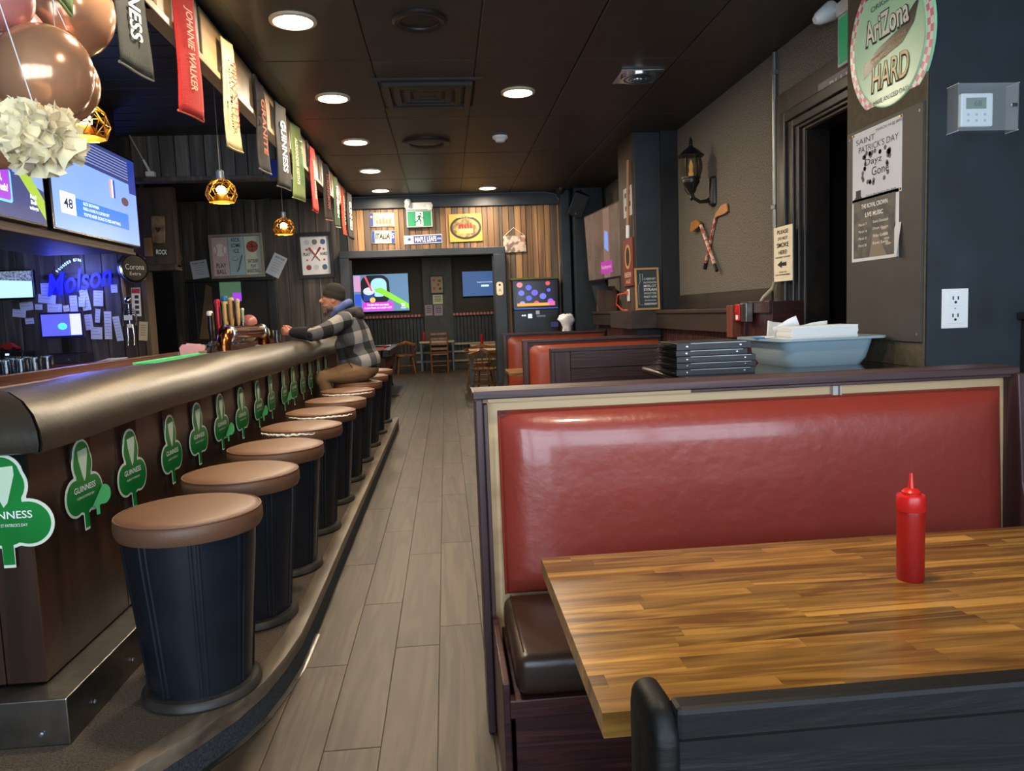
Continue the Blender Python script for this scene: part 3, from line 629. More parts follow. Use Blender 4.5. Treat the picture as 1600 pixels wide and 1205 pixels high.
for k in range(90):
    zc = 1-2*(k+.5)/90; a = k*2.39996; d = Vector((math.sqrt(1-zc*zc)*math.cos(a), math.sqrt(1-zc*zc)*math.sin(a), zc*.85))
    q = d.to_track_quat('Z', 'Y').to_matrix().to_4x4(); R = rr.uniform(.07, .103); b.M = Matrix.Rotation(0, 4, 'Z') @ q @ Matrix.Rotation(rr.random()*6, 4, 'Z') @ Matrix.Translation((0, 0, R*.55))
    w = rr.uniform(.035, .05)
    b.grid(lambda u, v: ((u-.5)*w*2*(.35+v*.65), .012*math.sin(u*9+k)+.02*(v-.5)**2-.01, R*.5*v+.006*math.sin(u*12)), 5, 3)
o = b.build('petals', TISSUE, t, smooth=True, world=False); o['kind'] = 'stuff'
MB().sph((0, 0, 0), .07, 12, 8).build('core', TISSUE, t, smooth=True, world=False)
MB().tube([WM[t].translation+Vector((0, 0, .05)), (-1.18, 2.05, 2.705)], .0015, 5).build('thread', PAPER, t)
# ------------------------------------------------------------------ near booth
REDLEA = mat('oxblood_leather', '#96382b', .36, spec=.6, noise=(3, '#88342b', .3), bump=(22, .22, .012), coat=.5)
PLY = wood('raw_plywood', '#a5865c', '#cbb088', 0, .6, 8, 16, .06, bump=.1)
WORN = wood('worn_purple_brown', '#2a1a1d', '#5a4245', 0, .45, 14, 16, .12, bump=.35, c3='#3d282b')
WORNV = wood('worn_purple_brown_upright', '#2a1a1d', '#5a4245', 2, .45, 14, 16, .12, bump=.35, c3='#3d282b')
BROWNLEA = mat('dark_brown_leather', '#2e2019', .33, spec=.55, noise=(4, '#3a2a20', .3), bump=(10, .25, .012))
def puff(b, x0, x1, z0, z1, yb, d, lean=0, nx=40, nz=20, e=7):
    def fn(u, v):
        U = abs(2*u-1); V = abs(2*v-1); k = (max(0, 1-U**e)*max(0, 1-V**e))**.5
        return (x0+(x1-x0)*u, yb-d*k+lean*v, z0+(z1-z0)*v)
    b.grid(fn, nx, nz)
    b.poly([(x0, yb, z0), (x1, yb, z0), (x1, yb+lean, z1), (x0, yb+lean, z1)])
t = thing('booth_bench', 'oxblood red padded booth bench with bare plywood edge and brown seat cushion', 'booth', (1.03, 2.4, 0))
MB().prism([(2.44, 0), (2.52, 0), (2.55, 1.12), (2.468, 1.12)], .11, 1.935, 'yz').build('back_board', PLY, t)
b = MB(); puff(b, .156, 1.915, .46, 1.072, 2.435, .075, .03); b.build('back_pad', REDLEA, t, smooth=60)
b = MB(); b.tube([(.158, 2.405, .47), (.158, 2.43, 1.06)], .003, 5); b.build('pad_seam', REDLEA, t, smooth=60)
MB().box(.075, 1.955, 2.42, 2.58, 1.115, 1.142).build('top_rail', WORN, t, bevel=.004)
MB().box(.80, 1.945, 2.43, 2.455, 1.104, 1.116).build('rail_moulding', WORN, t, bevel=.003)
MB().box(.125, .80, 2.432, 2.456, 1.104, 1.116).build('bare_patch', PLY, t)
MB().box(.082, .106, 2.39, 2.57, 0, 1.116).build('end_post', WORNV, t, bevel=.004)
MB().box(.107, .122, 2.41, 2.46, .0, 1.10).build('post_moulding', WORNV, t, bevel=.003)
b = MB(); b.prism([(2.40, 1.12), (2.56, 1.12), (2.56, 0), (1.93, 0), (1.93, .40), (2.28, .44), (2.37, .75), (2.39, 1.0)], 1.93, 1.965, 'yz'); b.build('end_panel', WORNV, t, bevel=.005)
MB().box(1.30, 1.318, 2.448, 2.47, 1.07, 1.116).box(1.325, 1.331, 2.448, 2.47, 1.07, 1.116).build('staple_strip', mat('grey_tape', '#b9b6ae', .5), t)
b = MB().box(.145, 1.925, 1.93, 2.40, .355, .475); b.build('seat_cushion', BROWNLEA, t, bevel=.035, seg=4, smooth=60)
MB().tube([(.17, 1.965, .472), (.17, 2.37, .476)], .003, 5).build('cushion_seam', BROWNLEA, t, smooth=60)
MB().box(.125, 1.93, 1.935, 1.975, .30, .352).build('seat_lip', MAHOG, t, bevel=.004)
MB().box(.14, 1.93, 1.96, 2.43, .02, .35).build('seat_base', MAHOG, t, bevel=.003)
MB().box(.108, .128, 1.94, 2.40, 0, .40).build('side_board', MAHOG, t, bevel=.004)
# ------------------------------------------------------------------ butcher block table
STAVE = wood('acacia_stave', '#5f3d18', '#b0843f', 0, .3, 13, 12, .34, coat=.3, bump=.06, c3='#8c642b', rings=True)
t = thing('butcher_block_table', 'golden brown butcher block table in front of the red booth', 'table', (.95, 1.52, 0))
y = 1.133; rs = random.Random(11)
while y < 1.905:
    w = min(rs.uniform(.034, .05), 1.91-y); x = .22-rs.random()*.3
    while x < 1.69:
        L = rs.uniform(.22, .62); a = max(x, .22); c = min(x+L, 1.70)
        if c-a > .01: MB().box(a+.0002, c-.0002, y+.0002, y+w-.0002, .71, .75).build('stave', STAVE, t)
        x += L
    y += w
MB().box(.222, 1.698, 1.135, 1.908, .706, .745).build('core', MATS['acacia_stave'], t)
b = MB().lathe([(.045, .05), (.04, .1), (.04, .66), (.16, .70), (.16, .707)], 20, (.95, 1.52, 0)); b.build('pedestal', BLACK, t, smooth=40)
b = MB().box(.60, 1.30, 1.48, 1.56, 0, .05).box(.91, .99, 1.2, 1.84, 0, .05); b.build('foot', BLACK, t, bevel=.01)
# ketchup bottle
def ketchup(P, label, s=1, grp='red squeeze bottles'):
    t = thing('squeeze_bottle', label, 'sauce bottle', P, group=grp)
    MB().lathe([(.026*s, 0), (.0275*s, .006*s), (.0275*s, .145*s), (.026*s, .155*s), (.024*s, .16*s)], 28).build('body', mat('red_squeeze_plastic', '#a81c18', .38, spec=.5), t, smooth=40, world=False)
    MB().lathe([(.0285*s, .152*s), (.029*s, .158*s), (.029*s, .182*s), (.027*s, .186*s), (.019*s, .187*s), (.019*s, .193*s), (.014*s, .198*s), (.007*s, .2*s), (.003*s, .232*s), (.0025*s, .233*s)], 28).build('cap', REDPLASTIC, t, smooth=40, world=False)
    return t
P = at_z(.75, 1422, 905); ketchup((P.x, P.y, .75), 'red plastic squeeze bottle standing on the butcher block table', 1.06)
# ------------------------------------------------------------------ black bench in the foreground
BLKW = wood('black_painted_wood', '#080808', '#11100f', 0, .55, 18, 8, .1, bump=.5, spec=.22)
t = thing('black_bench', 'black painted bench seen from behind its backrest with a rounded end post', 'bench', (.9, .75, 0))
b = MB(); pr = [(.69, 0), (.80, 0), (.80, .955), (.79, .98), (.77, .992), (.73, .995), (.705, .99), (.69, .965)]
b.prism(pr, .185, .213, 'yz'); b.build('end_post', BLKW, t, bevel=.012, seg=4, smooth=60)
MB().box(.21, 2.2, .702, .725, .25, .985).build('back_board', BLKW, t, bevel=.004)
MB().box(.21, 2.2, .699, .728, .955, .992).build('top_rail', BLKW, t, bevel=.006)
MB().box(.2, 2.2, .74, 1.05, .40, .45).build('seat', BLKW, t, bevel=.006)
MB().box(.22, 2.2, .78, 1.0, 0, .40).build('seat_base', BLKW, t)
# ------------------------------------------------------------------ service table behind the booth
ZT = 1.10
t = thing('service_table', 'tall black glossy service table with rounded corners behind the red booth', 'table', (1.45, 3.0, 0))
def rrect(x0, x1, y0, y1, r, n=6):
    P = []
    for cx, cy, a0 in ((x1-r, y1-r, 0), (x0+r, y1-r, PI/2), (x0+r, y0+r, PI), (x1-r, y0+r, 1.5*PI)):
        P += [(cx+r*math.cos(a0+k*PI/2/n), cy+r*math.sin(a0+k*PI/2/n)) for k in range(n+1)]
    return P
MB().prism(rrect(.97, 1.97, 2.62, 3.78, .14), ZT-.03, ZT).build('tabletop', mat('black_gloss', '#0d0d10', .08, spec=.6), t, smooth=40)
o_ = rrect(.97, 1.97, 2.62, 3.78, .14); b = MB(); b.tube([(x, y, ZT-.015) for x, y in o_]+[(o_[0][0], o_[0][1], ZT-.015)], .017, 8, False); b.build('edge_band', mat('dark_brass_edge', '#4a3c22', .2, metal=.9), t, smooth=60)
b = MB().lathe([(.25, 0), (.25, .02), (.05, .05), (.04, ZT-.06), (.2, ZT-.03)], 24, (1.45, 3.1, 0)); b.build('pedestal', BLACK, t, smooth=40)
# menus
MENU = mat('charcoal_menu_cover', '#2e2e33', .45, noise=(20, '#39393e')); MENUP = mat('menu_sleeve_edge', '#9fb4c4', .2)
base = [at_z(ZT, 1058, 588), at_z(ZT, 1200, 586)]
xl, xr_, yb = base[0].x, base[1].x, base[0].y
names = ['lowest', 'second lowest', 'middle', 'second from top', 'topmost']
z = ZT
for k, (dx, dw, th) in enumerate(((0, 0, .030), (.0, .005, .028), (.005, .0, .030), (-.018, -.03, .026), (-.008, -.018, .034))):
    t = thing('menu_folder', 'charcoal menu folder with riveted spine, %s of the stack' % names[k], 'menu', ((xl+xr_)/2+dx, yb+.14, z), random.uniform(-.03, .03), 'stacked menu folders')
    th *= .9; w = (xr_-xl)/2+dw/2; d = .14
    MB().box(-w, w, -d, -d+.004, 0, th-.002).build('spine', MENU, t, bevel=.001, seg=1, world=False)
    for zz, a in ((.001, 0), (th-.004, 1)):
        b = MB(); b.box(-w, w, -d, d, zz, zz+.003); b.build('cover', MENU, t, bevel=.001, seg=1, world=False)
    for q in range(3):
        b = MB(); zz = .006+q*(th-.014)/2
        b.add([(-w-.012*(q % 2), -d+.01, zz), (w-.01, -d+.01, zz), (w-.01, d-.01, zz), (-w-.012*(q % 2), d-.01, zz), (-w-.03, -d+.03, zz+.004), (-w-.03, d-.03, zz+.004)], [(0, 1, 2, 3), (0, 3, 5, 4)])
        b.build('page', MENUP if q == 1 else mat('brown_page_edge', '#4b3d30', .6), t, world=False)
    MB().box(-w+.06, w-.02, -d-.0012, -d+.02, th-.0045, th-.0015).build('clear_sleeve', MENUP, t, world=False)
    for sx in (-w+.045, w-.045): MB().lathe([(.0055, 0), (.0055, -.002), (.003, -.003)], 10, (sx, -d, th/2), 1).build('rivet', CHROME, t, world=False)
    z += th+.001
# tub
TUB = mat('blue_grey_tub', '#93a8b3', .38, spec=.5)
pL = at_z(ZT, 1228, 575); pR = at_z(ZT, 1345, 567); cx = (pL.x+pR.x)/2; hw = (pR.x-pL.x)/2
t = thing('bus_tub', 'blue grey plastic bus tub with a flared rim holding napkins', 'tub', (cx, pL.y+.20, ZT), .03)
b = MB(); n = None
def ring(w, d, z, r): return [(x, y, z) for x, y in rrect(-w, w, -d, d, r, 5)]
L = [ring(hw*.9, .175, 0, .05), ring(hw, .19, .03, .05), ring(hw+.02, .21, .125, .05), ring(hw+.06, .245, .128, .05), ring(hw+.06, .245, .118, .05)]
I = [ring(hw+.012, .2, .125, .05), ring(hw-.01, .18, .03, .05), ring(hw*.88, .17, .006, .05)]
def loft(b, Ls, cap0=True, cap1=False):
    n = len(Ls[0]); vs = [p for R in Ls for p in R]
    fs = [(j*n+i, j*n+(i+1) % n, (j+1)*n+(i+1) % n, (j+1)*n+i) for j in range(len(Ls)-1) for i in range(n)]
    if cap0: fs.append(tuple(range(n))[::-1])
    if cap1: fs.append(tuple((len(Ls)-1)*n+i for i in range(n)))
    b.add(vs, fs)
b = MB(); loft(b, L); b.build('shell', TUB, t, smooth=40, world=False)
b = MB(); loft(b, [ring(hw+.058, .243, .128, .05)]+I, False, True); b.build('lining', TUB, t, smooth=40, world=False)
M = WM[t]
n0 = thing('napkin_stack', 'thick stack of white paper napkins lying on the tub rim', 'napkins', M @ Vector((.0, -.08, .0065)), .03)
for k in range(29):
    put('napkin', MB().box(-hw*.78, hw*.8, -.075, .078, 0, .0055).mesh('napkin', mat('white_napkin', '#e9ecee', .85), bevel=.001, seg=1), n0, (random.uniform(-.003, .003), random.uniform(-.003, .003), .006*k))
for k, (x, y, z_, a, w_, h_, dy, lb) in enumerate(((-.06, .045, .117, .5, .12, .20, -.33, 'white folded napkin leaning up in the tub'), (.07, .085, .104, .15, .14, .18, -.33, 'crumpled white paper sheet at the back of the tub'), (-.09, .150, .105, -.2, .09, .19, .25, 'loose white receipt at the tub corner'))):
    q = thing('loose_paper', lb, 'paper', M @ Vector((x, y, z_)), .03)
    b = MB(); b.M = Matrix.Rotation(PI/2+(-1 if dy > 0 else 1)*abs(dy), 4, 'X') @ Matrix.Rotation(a, 4, 'Z'); b.grid(lambda u, v: ((u-.5)*w_, (v-.5)*h_, .004*math.sin(u*7+k)), 6, 6); o = b.build('sheet', mat('white_napkin', '#e9ecee', .85), q, smooth=True, world=False)
    o.modifiers.new('thickness', 'SOLIDIFY').thickness = .0015
q = thing('blue_sauce_packet', 'small blue and white sauce packet in the tub', 'packet', M @ Vector((-hw-.03, -.02, .128)), .4)
MB().box(-.04, .04, -.025, .025, 0, .008).build('pouch', mat('packet_blue', '#2f7fc0', .35), q, bevel=.003, world=False); MB().box(-.015, .04, -.026, .026, .002, .0085).build('label_band', WHITEINK, q, world=False)
# ------------------------------------------------------------------ further booths
def tri_panel(t, x0, x1, z0, z1, y, M):
    MB().box(x0, x1, y, y+.03, z0, z1).build('panel', M, t)
    for a in ((x0, x0+.11, z0, z1), (x1-.11, x1, z0, z1)): MB().box(a[0], a[1], y-.018, y+.002, a[2], a[3]).build('stile', MAHOGV, t, bevel=.004)
    for a in ((z0, z0+.12), (z1-.12, z1)): MB().box(x0+.11, x1-.11, y-.018, y+.002, a[0], a[1]).build('rail', M, t, bevel=.004)
MAHOGV = wood('mahogany_upright', '#2b1618', '#4c2a2a', 2, .42, 16, 14, .12, bump=.2, c3='#3a1e20')
t = thing('booth_bench', 'dark oak booth back with a raised frame panel, behind the menu stack', 'booth', (1.35, 5.1, 0))
tri_panel(t, .72, 2.0, 0, 1.12, 5.06, MAHOG)
MB().box(.70, 2.0, 5.03, 5.16, 1.115, 1.14).build('top_rail', WORN, t, bevel=.004); MB().box(.70, .722, 5.04, 5.16, 0, 1.12).build('end_post', WORNV, t, bevel=.004)
MB().box(.722, 2.0, 5.15, 5.55, 0, .36).build('seat_base', MAHOG, t); MB().box(.722, 2.0, 5.15, 5.56, .36, .46).build('seat_cushion', BROWNLEA, t, bevel=.03, seg=3, smooth=60)
ORLEA = mat('rust_leather', '#a0462a', .34, spec=.55, noise=(3, '#8c3a26', .3), bump=(14, .2, .012))
for yb, lb in ((6.95, 'rust red padded booth bench with a slim frame, behind the dark oak back'), (9.42, 'rust red padded booth bench furthest along, in front of the jukebox')):
    t = thing('booth_bench', lb, 'booth', (1.35, yb, 0))
    MB().box(.72, 2.0, yb, yb+.08, 0, 1.11).build('back_board', MAHOG, t)
    b = MB(); puff(b, .75, 1.99, .44, 1.10, yb+.005, .06, .0, 20, 12); b.build('back_pad', ORLEA, t, smooth=60)
    MB().box(.70, .745, yb-.03, yb+.09, 0, 1.12).build('end_post', WORNV, t, bevel=.004)
    MB().box(.70, 2.0, yb-.03, yb+.09, 1.112, 1.138).build('top_rail', WORN, t, bevel=.004)
    MB().box(.75, 2.0, yb-.45, yb, .34, .44).build('seat_cushion', REDLEA, t, bevel=.03, seg=3, smooth=60)
    MB().box(.75, 2.0, yb-.42, yb, 0, .34).build('seat_base', MAHOG, t)
for yc, lb in ((6.1, 'wooden booth table beside the dark oak booth back'), (8.35, 'wooden booth table in the furthest booth')):
    t = thing('booth_table', lb, 'table', (1.3, yc, 0))
    for k in range(9): MB().box(.66, 2.0, yc-.33+k*.0733, yc-.33+(k+1)*.0733-.001, .715, .75).build('stave', STAVE, t, bevel=.002, seg=1)
    MB().lathe([(.2, 0), (.2, .02), (.04, .05), (.04, .68), (.15, .716)], 16, (1.35, yc, 0)).build('pedestal', BLACK, t, smooth=40)
# ------------------------------------------------------------------ things on the right wall
def onx(X, tl, br, pad=0):
    a = at_x(X, *tl); c = at_x(X, *br); return Vector((X, (a.y+c.y)/2, (a.z+c.z)/2)), abs(a.y-c.y), abs(a.z-c.z)
def ony(Y, tl, br):
    a = at_y(Y, *tl); c = at_y(Y, *br); return Vector(((a.x+c.x)/2, Y, (a.z+c.z)/2)), abs(a.x-c.x), abs(a.z-c.z)
def board(name, label, cat, M, w, h, t, mt, part='panel', bevel=.001, group=None):
    r = thing(name, label, cat, M=M, group=group); MB().box(-w/2, w/2, -h/2, h/2, 0, t).build(part, mt, r, bevel=bevel, seg=1, world=False); return r
def rect(t, name, x0, x1, y0, y1, z, M): return MB().rect(x0, x1, y0, y1, z).build(name, M, t, world=False)
def frame(t, w, h, fw, d, M, name='frame'):
    for a in ((-w/2, w/2, h/2-fw, h/2), (-w/2, w/2, -h/2, -h/2+fw), (-w/2, -w/2+fw, -h/2+fw, h/2-fw), (w/2-fw, w/2, -h/2+fw, h/2-fw)):
        MB().box(a[0], a[1], a[2], a[3], 0, d).build(name, M, t, bevel=.002, seg=1, world=False)
# exit signs with the running figure
EXG = mat('exit_green', '#1f7a52', .4, emit=.35)
EXW = mat('exit_white', '#dff0dc', .4, emit=.7)
def runner(t, cx, cy, s, z):
    rect(t, 'door_symbol', cx-.26*s, cx+.26*s, cy-.5*s, cy+.48*s, z, EXW)
    b = MB(); z2 = z+.001
    b.disc(cx+.09*s, cy+.36*s, .075*s, z2, 14); b.build('figure_head', EXGD, t, world=False)
    b = MB(); b.flat([(cx-.06*s, cy+.26*s), (cx+.10*s, cy+.26*s), (cx+.06*s, cy-.02*s), (cx+.16*s, cy-.16*s), (cx+.13*s, cy-.42*s), (cx+.04*s, cy-.42*s), (cx+.06*s, cy-.2*s), (cx-.06*s, cy-.08*s), (cx-.13*s, cy-.24*s), (cx-.36*s, cy-.28*s), (cx-.36*s, cy-.20*s), (cx-.19*s, cy-.16*s), (cx-.10*s, cy+.02*s)], z2); b.build('figure_body', EXGD, t, world=False)
    b = MB(); b.flat([(cx-.05*s, cy+.25*s), (cx-.2*s, cy+.12*s), (cx-.17*s, cy-.02*s), (cx-.12*s, cy), (cx-.13*s, cy+.08*s), (cx, cy+.18*s)], z2).flat([(cx+.08*s, cy+.24*s), (cx+.2*s, cy+.1*s), (cx+.34*s, cy+.08*s), (cx+.34*s, cy+.02*s), (cx+.18*s, cy+.03*s), (cx+.07*s, cy+.14*s)], z2); b.build('figure_arms', EXGD, t, world=False)
EXGD = mat('exit_dark_green', '#0e4f34', .4, emit=.15)
def exit_sign(M, w, h, label, lamps=True):
    t = board('exit_sign', label, 'exit sign', M, w, h, .05, mat('exit_housing', '#c9cfcc', .4), 'housing', .004)
    rect(t, 'green_face', -w/2+.012, w/2-.012, -h/2+.012, h/2-.012, .0512, EXG); runner(t, 0, 0, h*.82, .0522)
    return t
def lamp_head(t, x, y, z, s=1, tilt=.7):
    b = MB(); b.M = Matrix.Translation((x, y, z)) @ Matrix.Rotation(tilt, 4, 'X')
    b.lathe([(.018*s, .05*s), (.032*s, .03*s), (.05*s, -.045*s), (.046*s, -.06*s)], 18, caps=True); b.build('lamp_head', WHITE, t, smooth=40, world=False)
    b = MB(); b.M = Matrix.Translation((x, y, z)) @ Matrix.Rotation(tilt, 4, 'X'); b.lathe([(.042*s, -.0605*s), (.042*s, -.063*s)], 18); b.build('lens', mat('lamp_lens', '#8d9498', .2), t, world=False)
c, w, h = onx(2.16, (1290, 55), (1337, 84)); h = .27; c = Vector((2.2, 3.83, 2.755))
t = exit_sign(facing(c, -90), .36, .26, 'green exit sign with running figure above the dark doorway')
MB().box(-.18, .18, .13, .20, 0, .06).build('battery_box', WHITE, t, bevel=.004, world=False)
lamp_head(t, -.255, .17, .09, 1.1, .5); lamp_head(t, .06, .215, .09, 1.0, .5); MB().tube([(-.17, .17, .03), (-.25, .18, .07)], .012, 8).build('lamp_arm', WHITE, t, world=False)
c, w, h = onx(2.168, (1281, 135), (1345, 130)); a = at_x(2.168, 1281, 138)
t = board('lettered_wall_plate', 'faded narrow sign reading BLUES above the dark doorway', 'sign', facing((2.168, a.y-.24, a.z-.03), -90), .5, .105, .006, mat('faded_lilac', '#8f8a94', .6, noise=(8, '#7d7884')))
text(t, 'BLUES', .03, 0, .30, .06, .0075, mat('pale_grey_ink', '#c9c4bb', .6), bold=.02); MB().disc(-.18, 0, .025, .0072, 5).build('star', mat('ochre_ink', '#a5854e', .6), t, world=False)
# round tin sign
t = thing('round_tin_sign', 'large round mint green tin sign with pink checked rim above the posters', 'sign', M=facing((1.985, 3.255, 2.50), -90, 0, 4))
R = .315
MB().lathe([(R, 0), (R, .006), (R-.004, .009), (R-.045, .009), (R-.05, .014), (R-.06, .012), (.001, .012)], 72, caps=False).build('disc', mat('mint_enamel', '#8fc7a4', .28, spec=.6), t, smooth=40, world=False)
b = MB(); n = 64
for k in range(n):
    for q in range(2):
        if (k+q) % 2: continue
        r0, r1 = R-.006-.02*q, R-.006-.02*(q+1); a0, a1 = 2*PI*k/n, 2*PI*(k+1)/n
        b.poly([(r0*math.cos(a0), r0*math.sin(a0), .0095), (r0*math.cos(a1), r0*math.sin(a1), .0095), (r1*math.cos(a1), r1*math.sin(a1), .0095), (r1*math.cos(a0), r1*math.sin(a0), .0095)])
o = b.build('checked_rim', mat('pink_enamel', '#d2688a', .3), t, world=False); o['kind'] = 'stuff'
b = MB()
for k in range(n):
    for q in range(2):
        if (k+q) % 2 == 0: continue
        r0, r1 = R-.006-.02*q, R-.006-.02*(q+1); a0, a1 = 2*PI*k/n, 2*PI*(k+1)/n
        b.poly([(r0*math.cos(a0), r0*math.sin(a0), .0095), (r0*math.cos(a1), r0*math.sin(a1), .0095), (r1*math.cos(a1), r1*math.sin(a1), .0095), (r1*math.cos(a0), r1*math.sin(a0), .0095)])
o = b.build('checked_rim_white', mat('white_enamel', '#cfd8cc', .3), t, world=False); o['kind'] = 'stuff'
b = MB(); pt = [(-.19, -.075), (-.215, -.115), (-.16, -.08), (-.02, -.03), (.12, .0), (.2, .07), (.24, .12), (.2, .11), (.17, .09), (.10, .05), (-.05, .02)]
b.flat([(-.2, -.10), (-.06, -.055), (.10, -.035), (.19, .02), (.23, .10), (.19, .085), (.10, .03), (-.06, .0), (-.19, -.04)], .0135); b.build('ribbon', mat('black_enamel', '#20201c', .3), t, world=False)
text(t, 'ORIGINAL', 0, .175, .22, .022, .014, mat('dark_green_ink', '#2f5b48', .5))
text(t, 'GOOD AS', -.06, .235, .16, .018, .014, INK)
text(t, 'AriZona', -.002, .083, .335, .115, .0142, INK, bold=.045); text(t, 'AriZona', 0, .085, .32, .10, .0148, mat('silver_letter', '#d8d6cf', .35), bold=.02)
text(t, 'PREMIUM SPIKED BEVERAGE', .0, -.018, .27, .016, .0142, GOLDINK, rot=9); text(t, 'REMARKABLE IN EVERY WAY', .0, -.04, .25, .013, .0142, GOLDINK, rot=9)
text(t, 'HARD', .0, -.125, .29, .115, .0142, INK, shear=.25, bold=.03); text(t, 'HARD', .004, -.122, .28, .105, .0148, mat('gold_letter', '#b89a52', .3), shear=.25)
text(t, 'HAVE AN ICED DAY!', 0, -.225, .26, .02, .0142, INK)
# poster board with two posters
t = board('poster_board', 'dark grey painted board on the wall behind the posters', 'board', facing((1.9915, 3.305, 1.695), -90), .585, .985, .012, mat('grey_brown_board', '#3a3634', .55, noise=(3, '#423e3b')))
for x, y in ((-.27, .46), (.27, .46), (-.27, -.46), (.27, -.46), (.0, -.1)): MB().disc(x, y, .006, .0125, 10).build('screw', GREYMETAL, t, world=False)
c, w, h = onx(1.9797, (1333, 212), (1409, 298))
t = board('event_poster', 'white event poster with ornate dark lettering and a top hat', 'poster', facing(c, -90, 0, 0), w, h, .0015, PAPER, 'sheet', 0)
text(t, 'MARCH 14 @ 8PM', .1*w/.4, h*.43, w*.5, h*.05, .0025, CHAR); text(t, 'SAINT', -w*.22, h*.36, w*.4, h*.08, .0025, CHAR); text(t, "PATRICK'S DAY", w*.04, h*.24, w*.8, h*.09, .0025, CHAR)
b = MB(); rr = random.Random(5)
for k in range(34):
    a = rr.random()*4; u = a % 1; sd = int(a)
    x, y = ((-.25+.5*u, .14), (-.25+.5*u, -.26), (-.25, -.26+.4*u), (.25, -.26+.4*u))[sd]
    b.disc((x+rr.uniform(-.03, .03))*w, (y+rr.uniform(-.03, .03))*h, w*.03, .002, 6)
b.build('clover_border', mat('grey_print', '#6d6d72', .8), t, world=False)
text(t, 'Dayz', -w*.05, h*.02, w*.34, h*.12, .0026, INK); text(t, 'Gone', w*.09, -h*.12, w*.34, h*.12, .0026, INK); text(t, 'Catch the band in the Irish', w*.1, -h*.44, w*.6, h*.035, .0025, CHAR)
b = MB(); b.flat([(-w*.46, -h*.45), (-w*.28, -h*.45), (-w*.31, -h*.42), (-w*.31, -h*.33), (-w*.42, -h*.33), (-w*.42, -h*.42)], .0024); b.build('hat_print', CHAR, t, world=False)
for x, y in ((-.48, .48), (.48, .48), (.48, -.47)): MB().lathe([(.006, 0), (.004, .006)], 8, (x*w, y*h, .0015)).build('pin', BRASS, t, world=False)
c, w, h = onx(1.9797, (1332, 314), (1404, 401))
t = board('music_poster', 'dark photo poster listing live music dates with a curled lower corner', 'poster', facing(c, -90, 0, 0), w, h, .0015, PAPER, 'sheet', 0)
rect(t, 'photo_print', -w*.46, w*.44, -h*.45, h*.46, .002, mat('dim_photo', '#4c4a4c', .6, noise=(16, '#6a645c', .1)))
MB().flat([(-w*.1, -h*.45), (w*.28, -h*.45), (w*.06, -h*.1), (-w*.03, -h*.1)], .0023).build('floor_print', mat('photo_floor', '#86796a', .7), t, world=False)
for k in range(4): MB().disc(w*(.30-.03*k), -h*(.28-.08*k), w*.06, .0024, 12, h*.02).build('stool_print', mat('photo_tan', '#b0a48f', .7), t, world=False)
text(t, 'THE ROYAL CROWN', 0, h*.36, w*.56, h*.07, .0026, WHITEINK, bold=.02); text(t, 'LIVE MUSIC', 0, h*.22, w*.38, h*.07, .0026, WHITEINK, bold=.02)
for k, (a, d) in enumerate((('March 7', 'Kevin Dantzsch'), ('March 14', 'Dayz Gone'), ('March 21', 'Walter Gonzalez'), ('March 28', 'Kent Swan'))):
    text(t, a, -w*.25, h*(.08-.11*k), w*.18, h*.04, .0026, WHITEINK); text(t, d, w*.14, h*(.09-.11*k), w*.32, h*.045, .0026, WHITEINK)
b = MB(); b.grid(lambda u, v: (w*.5-.03+u*.05, -h*.5+v*h*.5, .002+.02*u*u*(1-v)), 5, 6); b.build('curled_corner', PAPER, t, smooth=True, world=False)
# thermostat in its clear box, outlet, black rail
c, w, h = ony(3.0, (1480, 138), (1571, 209))
t = thing('thermostat', 'white digital thermostat inside a clear lockable guard box', 'thermostat', M=facing(c, 0))
MB().box(-w*.32, w*.22, -h*.36, h*.36, 0, .022).build('body', mat('thermo_white', '#d6e2ea', .4), t, bevel=.006, world=False)
rect(t, 'display', -w*.24, w*.10, h*.02, h*.26, .0224, mat('lcd_green', '#5f7a70', .3)); text(t, '68', -w*.04, h*.14, w*.12, h*.12, .0228, CHAR)
for i in range(3):
    for j in range(2): MB().disc(-w*.2+i*w*.14, -h*.1-j*h*.13, .006, .0224, 10).build('button', mat('button_grey', '#aab6bf', .5), t, world=False)
CLEAR = mat('clear_acrylic', '#dfeaf0', .05, alpha=.10)
b = MB().box(-w/2, w/2, -h/2, h/2, .066, .07).box(-w/2, -w/2+.004, -h/2, h/2, 0, .066).box(w/2-.004, w/2, -h/2, h/2, 0, .066).box(-w/2+.004, w/2-.004, h/2-.004, h/2, 0, .066).box(-w/2+.004, w/2-.004, -h/2, -h/2+.004, 0, .066)
b.build('guard_box', CLEAR, t, world=False)
for q in ((-1, 1), (-1, -1), (1, 1), (1, -1)): MB().tube([(q[0]*w/2, q[1]*h/2, 0), (q[0]*w/2, q[1]*h/2, .07)], .002, 6).build('edge', mat('acrylic_edge', '#c4d4dc', .2), t, world=False)
MB().box(w*.36, w*.46, -h*.02, h*.06, .07, .078).build('lock', CHROME, t, bevel=.002, world=False)
c, w, h = ony(3.0, (1471, 452), (1511, 512))
t = board('wall_outlet', 'white double wall outlet plate on the blue black column', 'outlet', facing(c, 0), w, h, .006, WHITE, 'plate', .002)
for s in (-1, 1):
    MB().box(-w*.3, w*.3, s*h*.22-h*.16, s*h*.22+h*.16, .006, .008).build('socket', WHITE, t, bevel=.001, seg=1, world=False)
    b = MB(); b.rect(-w*.12, -w*.07, s*h*.22, s*h*.22+h*.09, .0084).rect(w*.07, w*.12, s*h*.22, s*h*.22+h*.09, .0084).disc(0, s*h*.22-h*.06, w*.05, .0084, 10); b.build('slots', INK, t, world=False)
MB().lathe([(.003, .006), (.002, .008)], 8).build('screw', GREYMETAL, t, world=False)
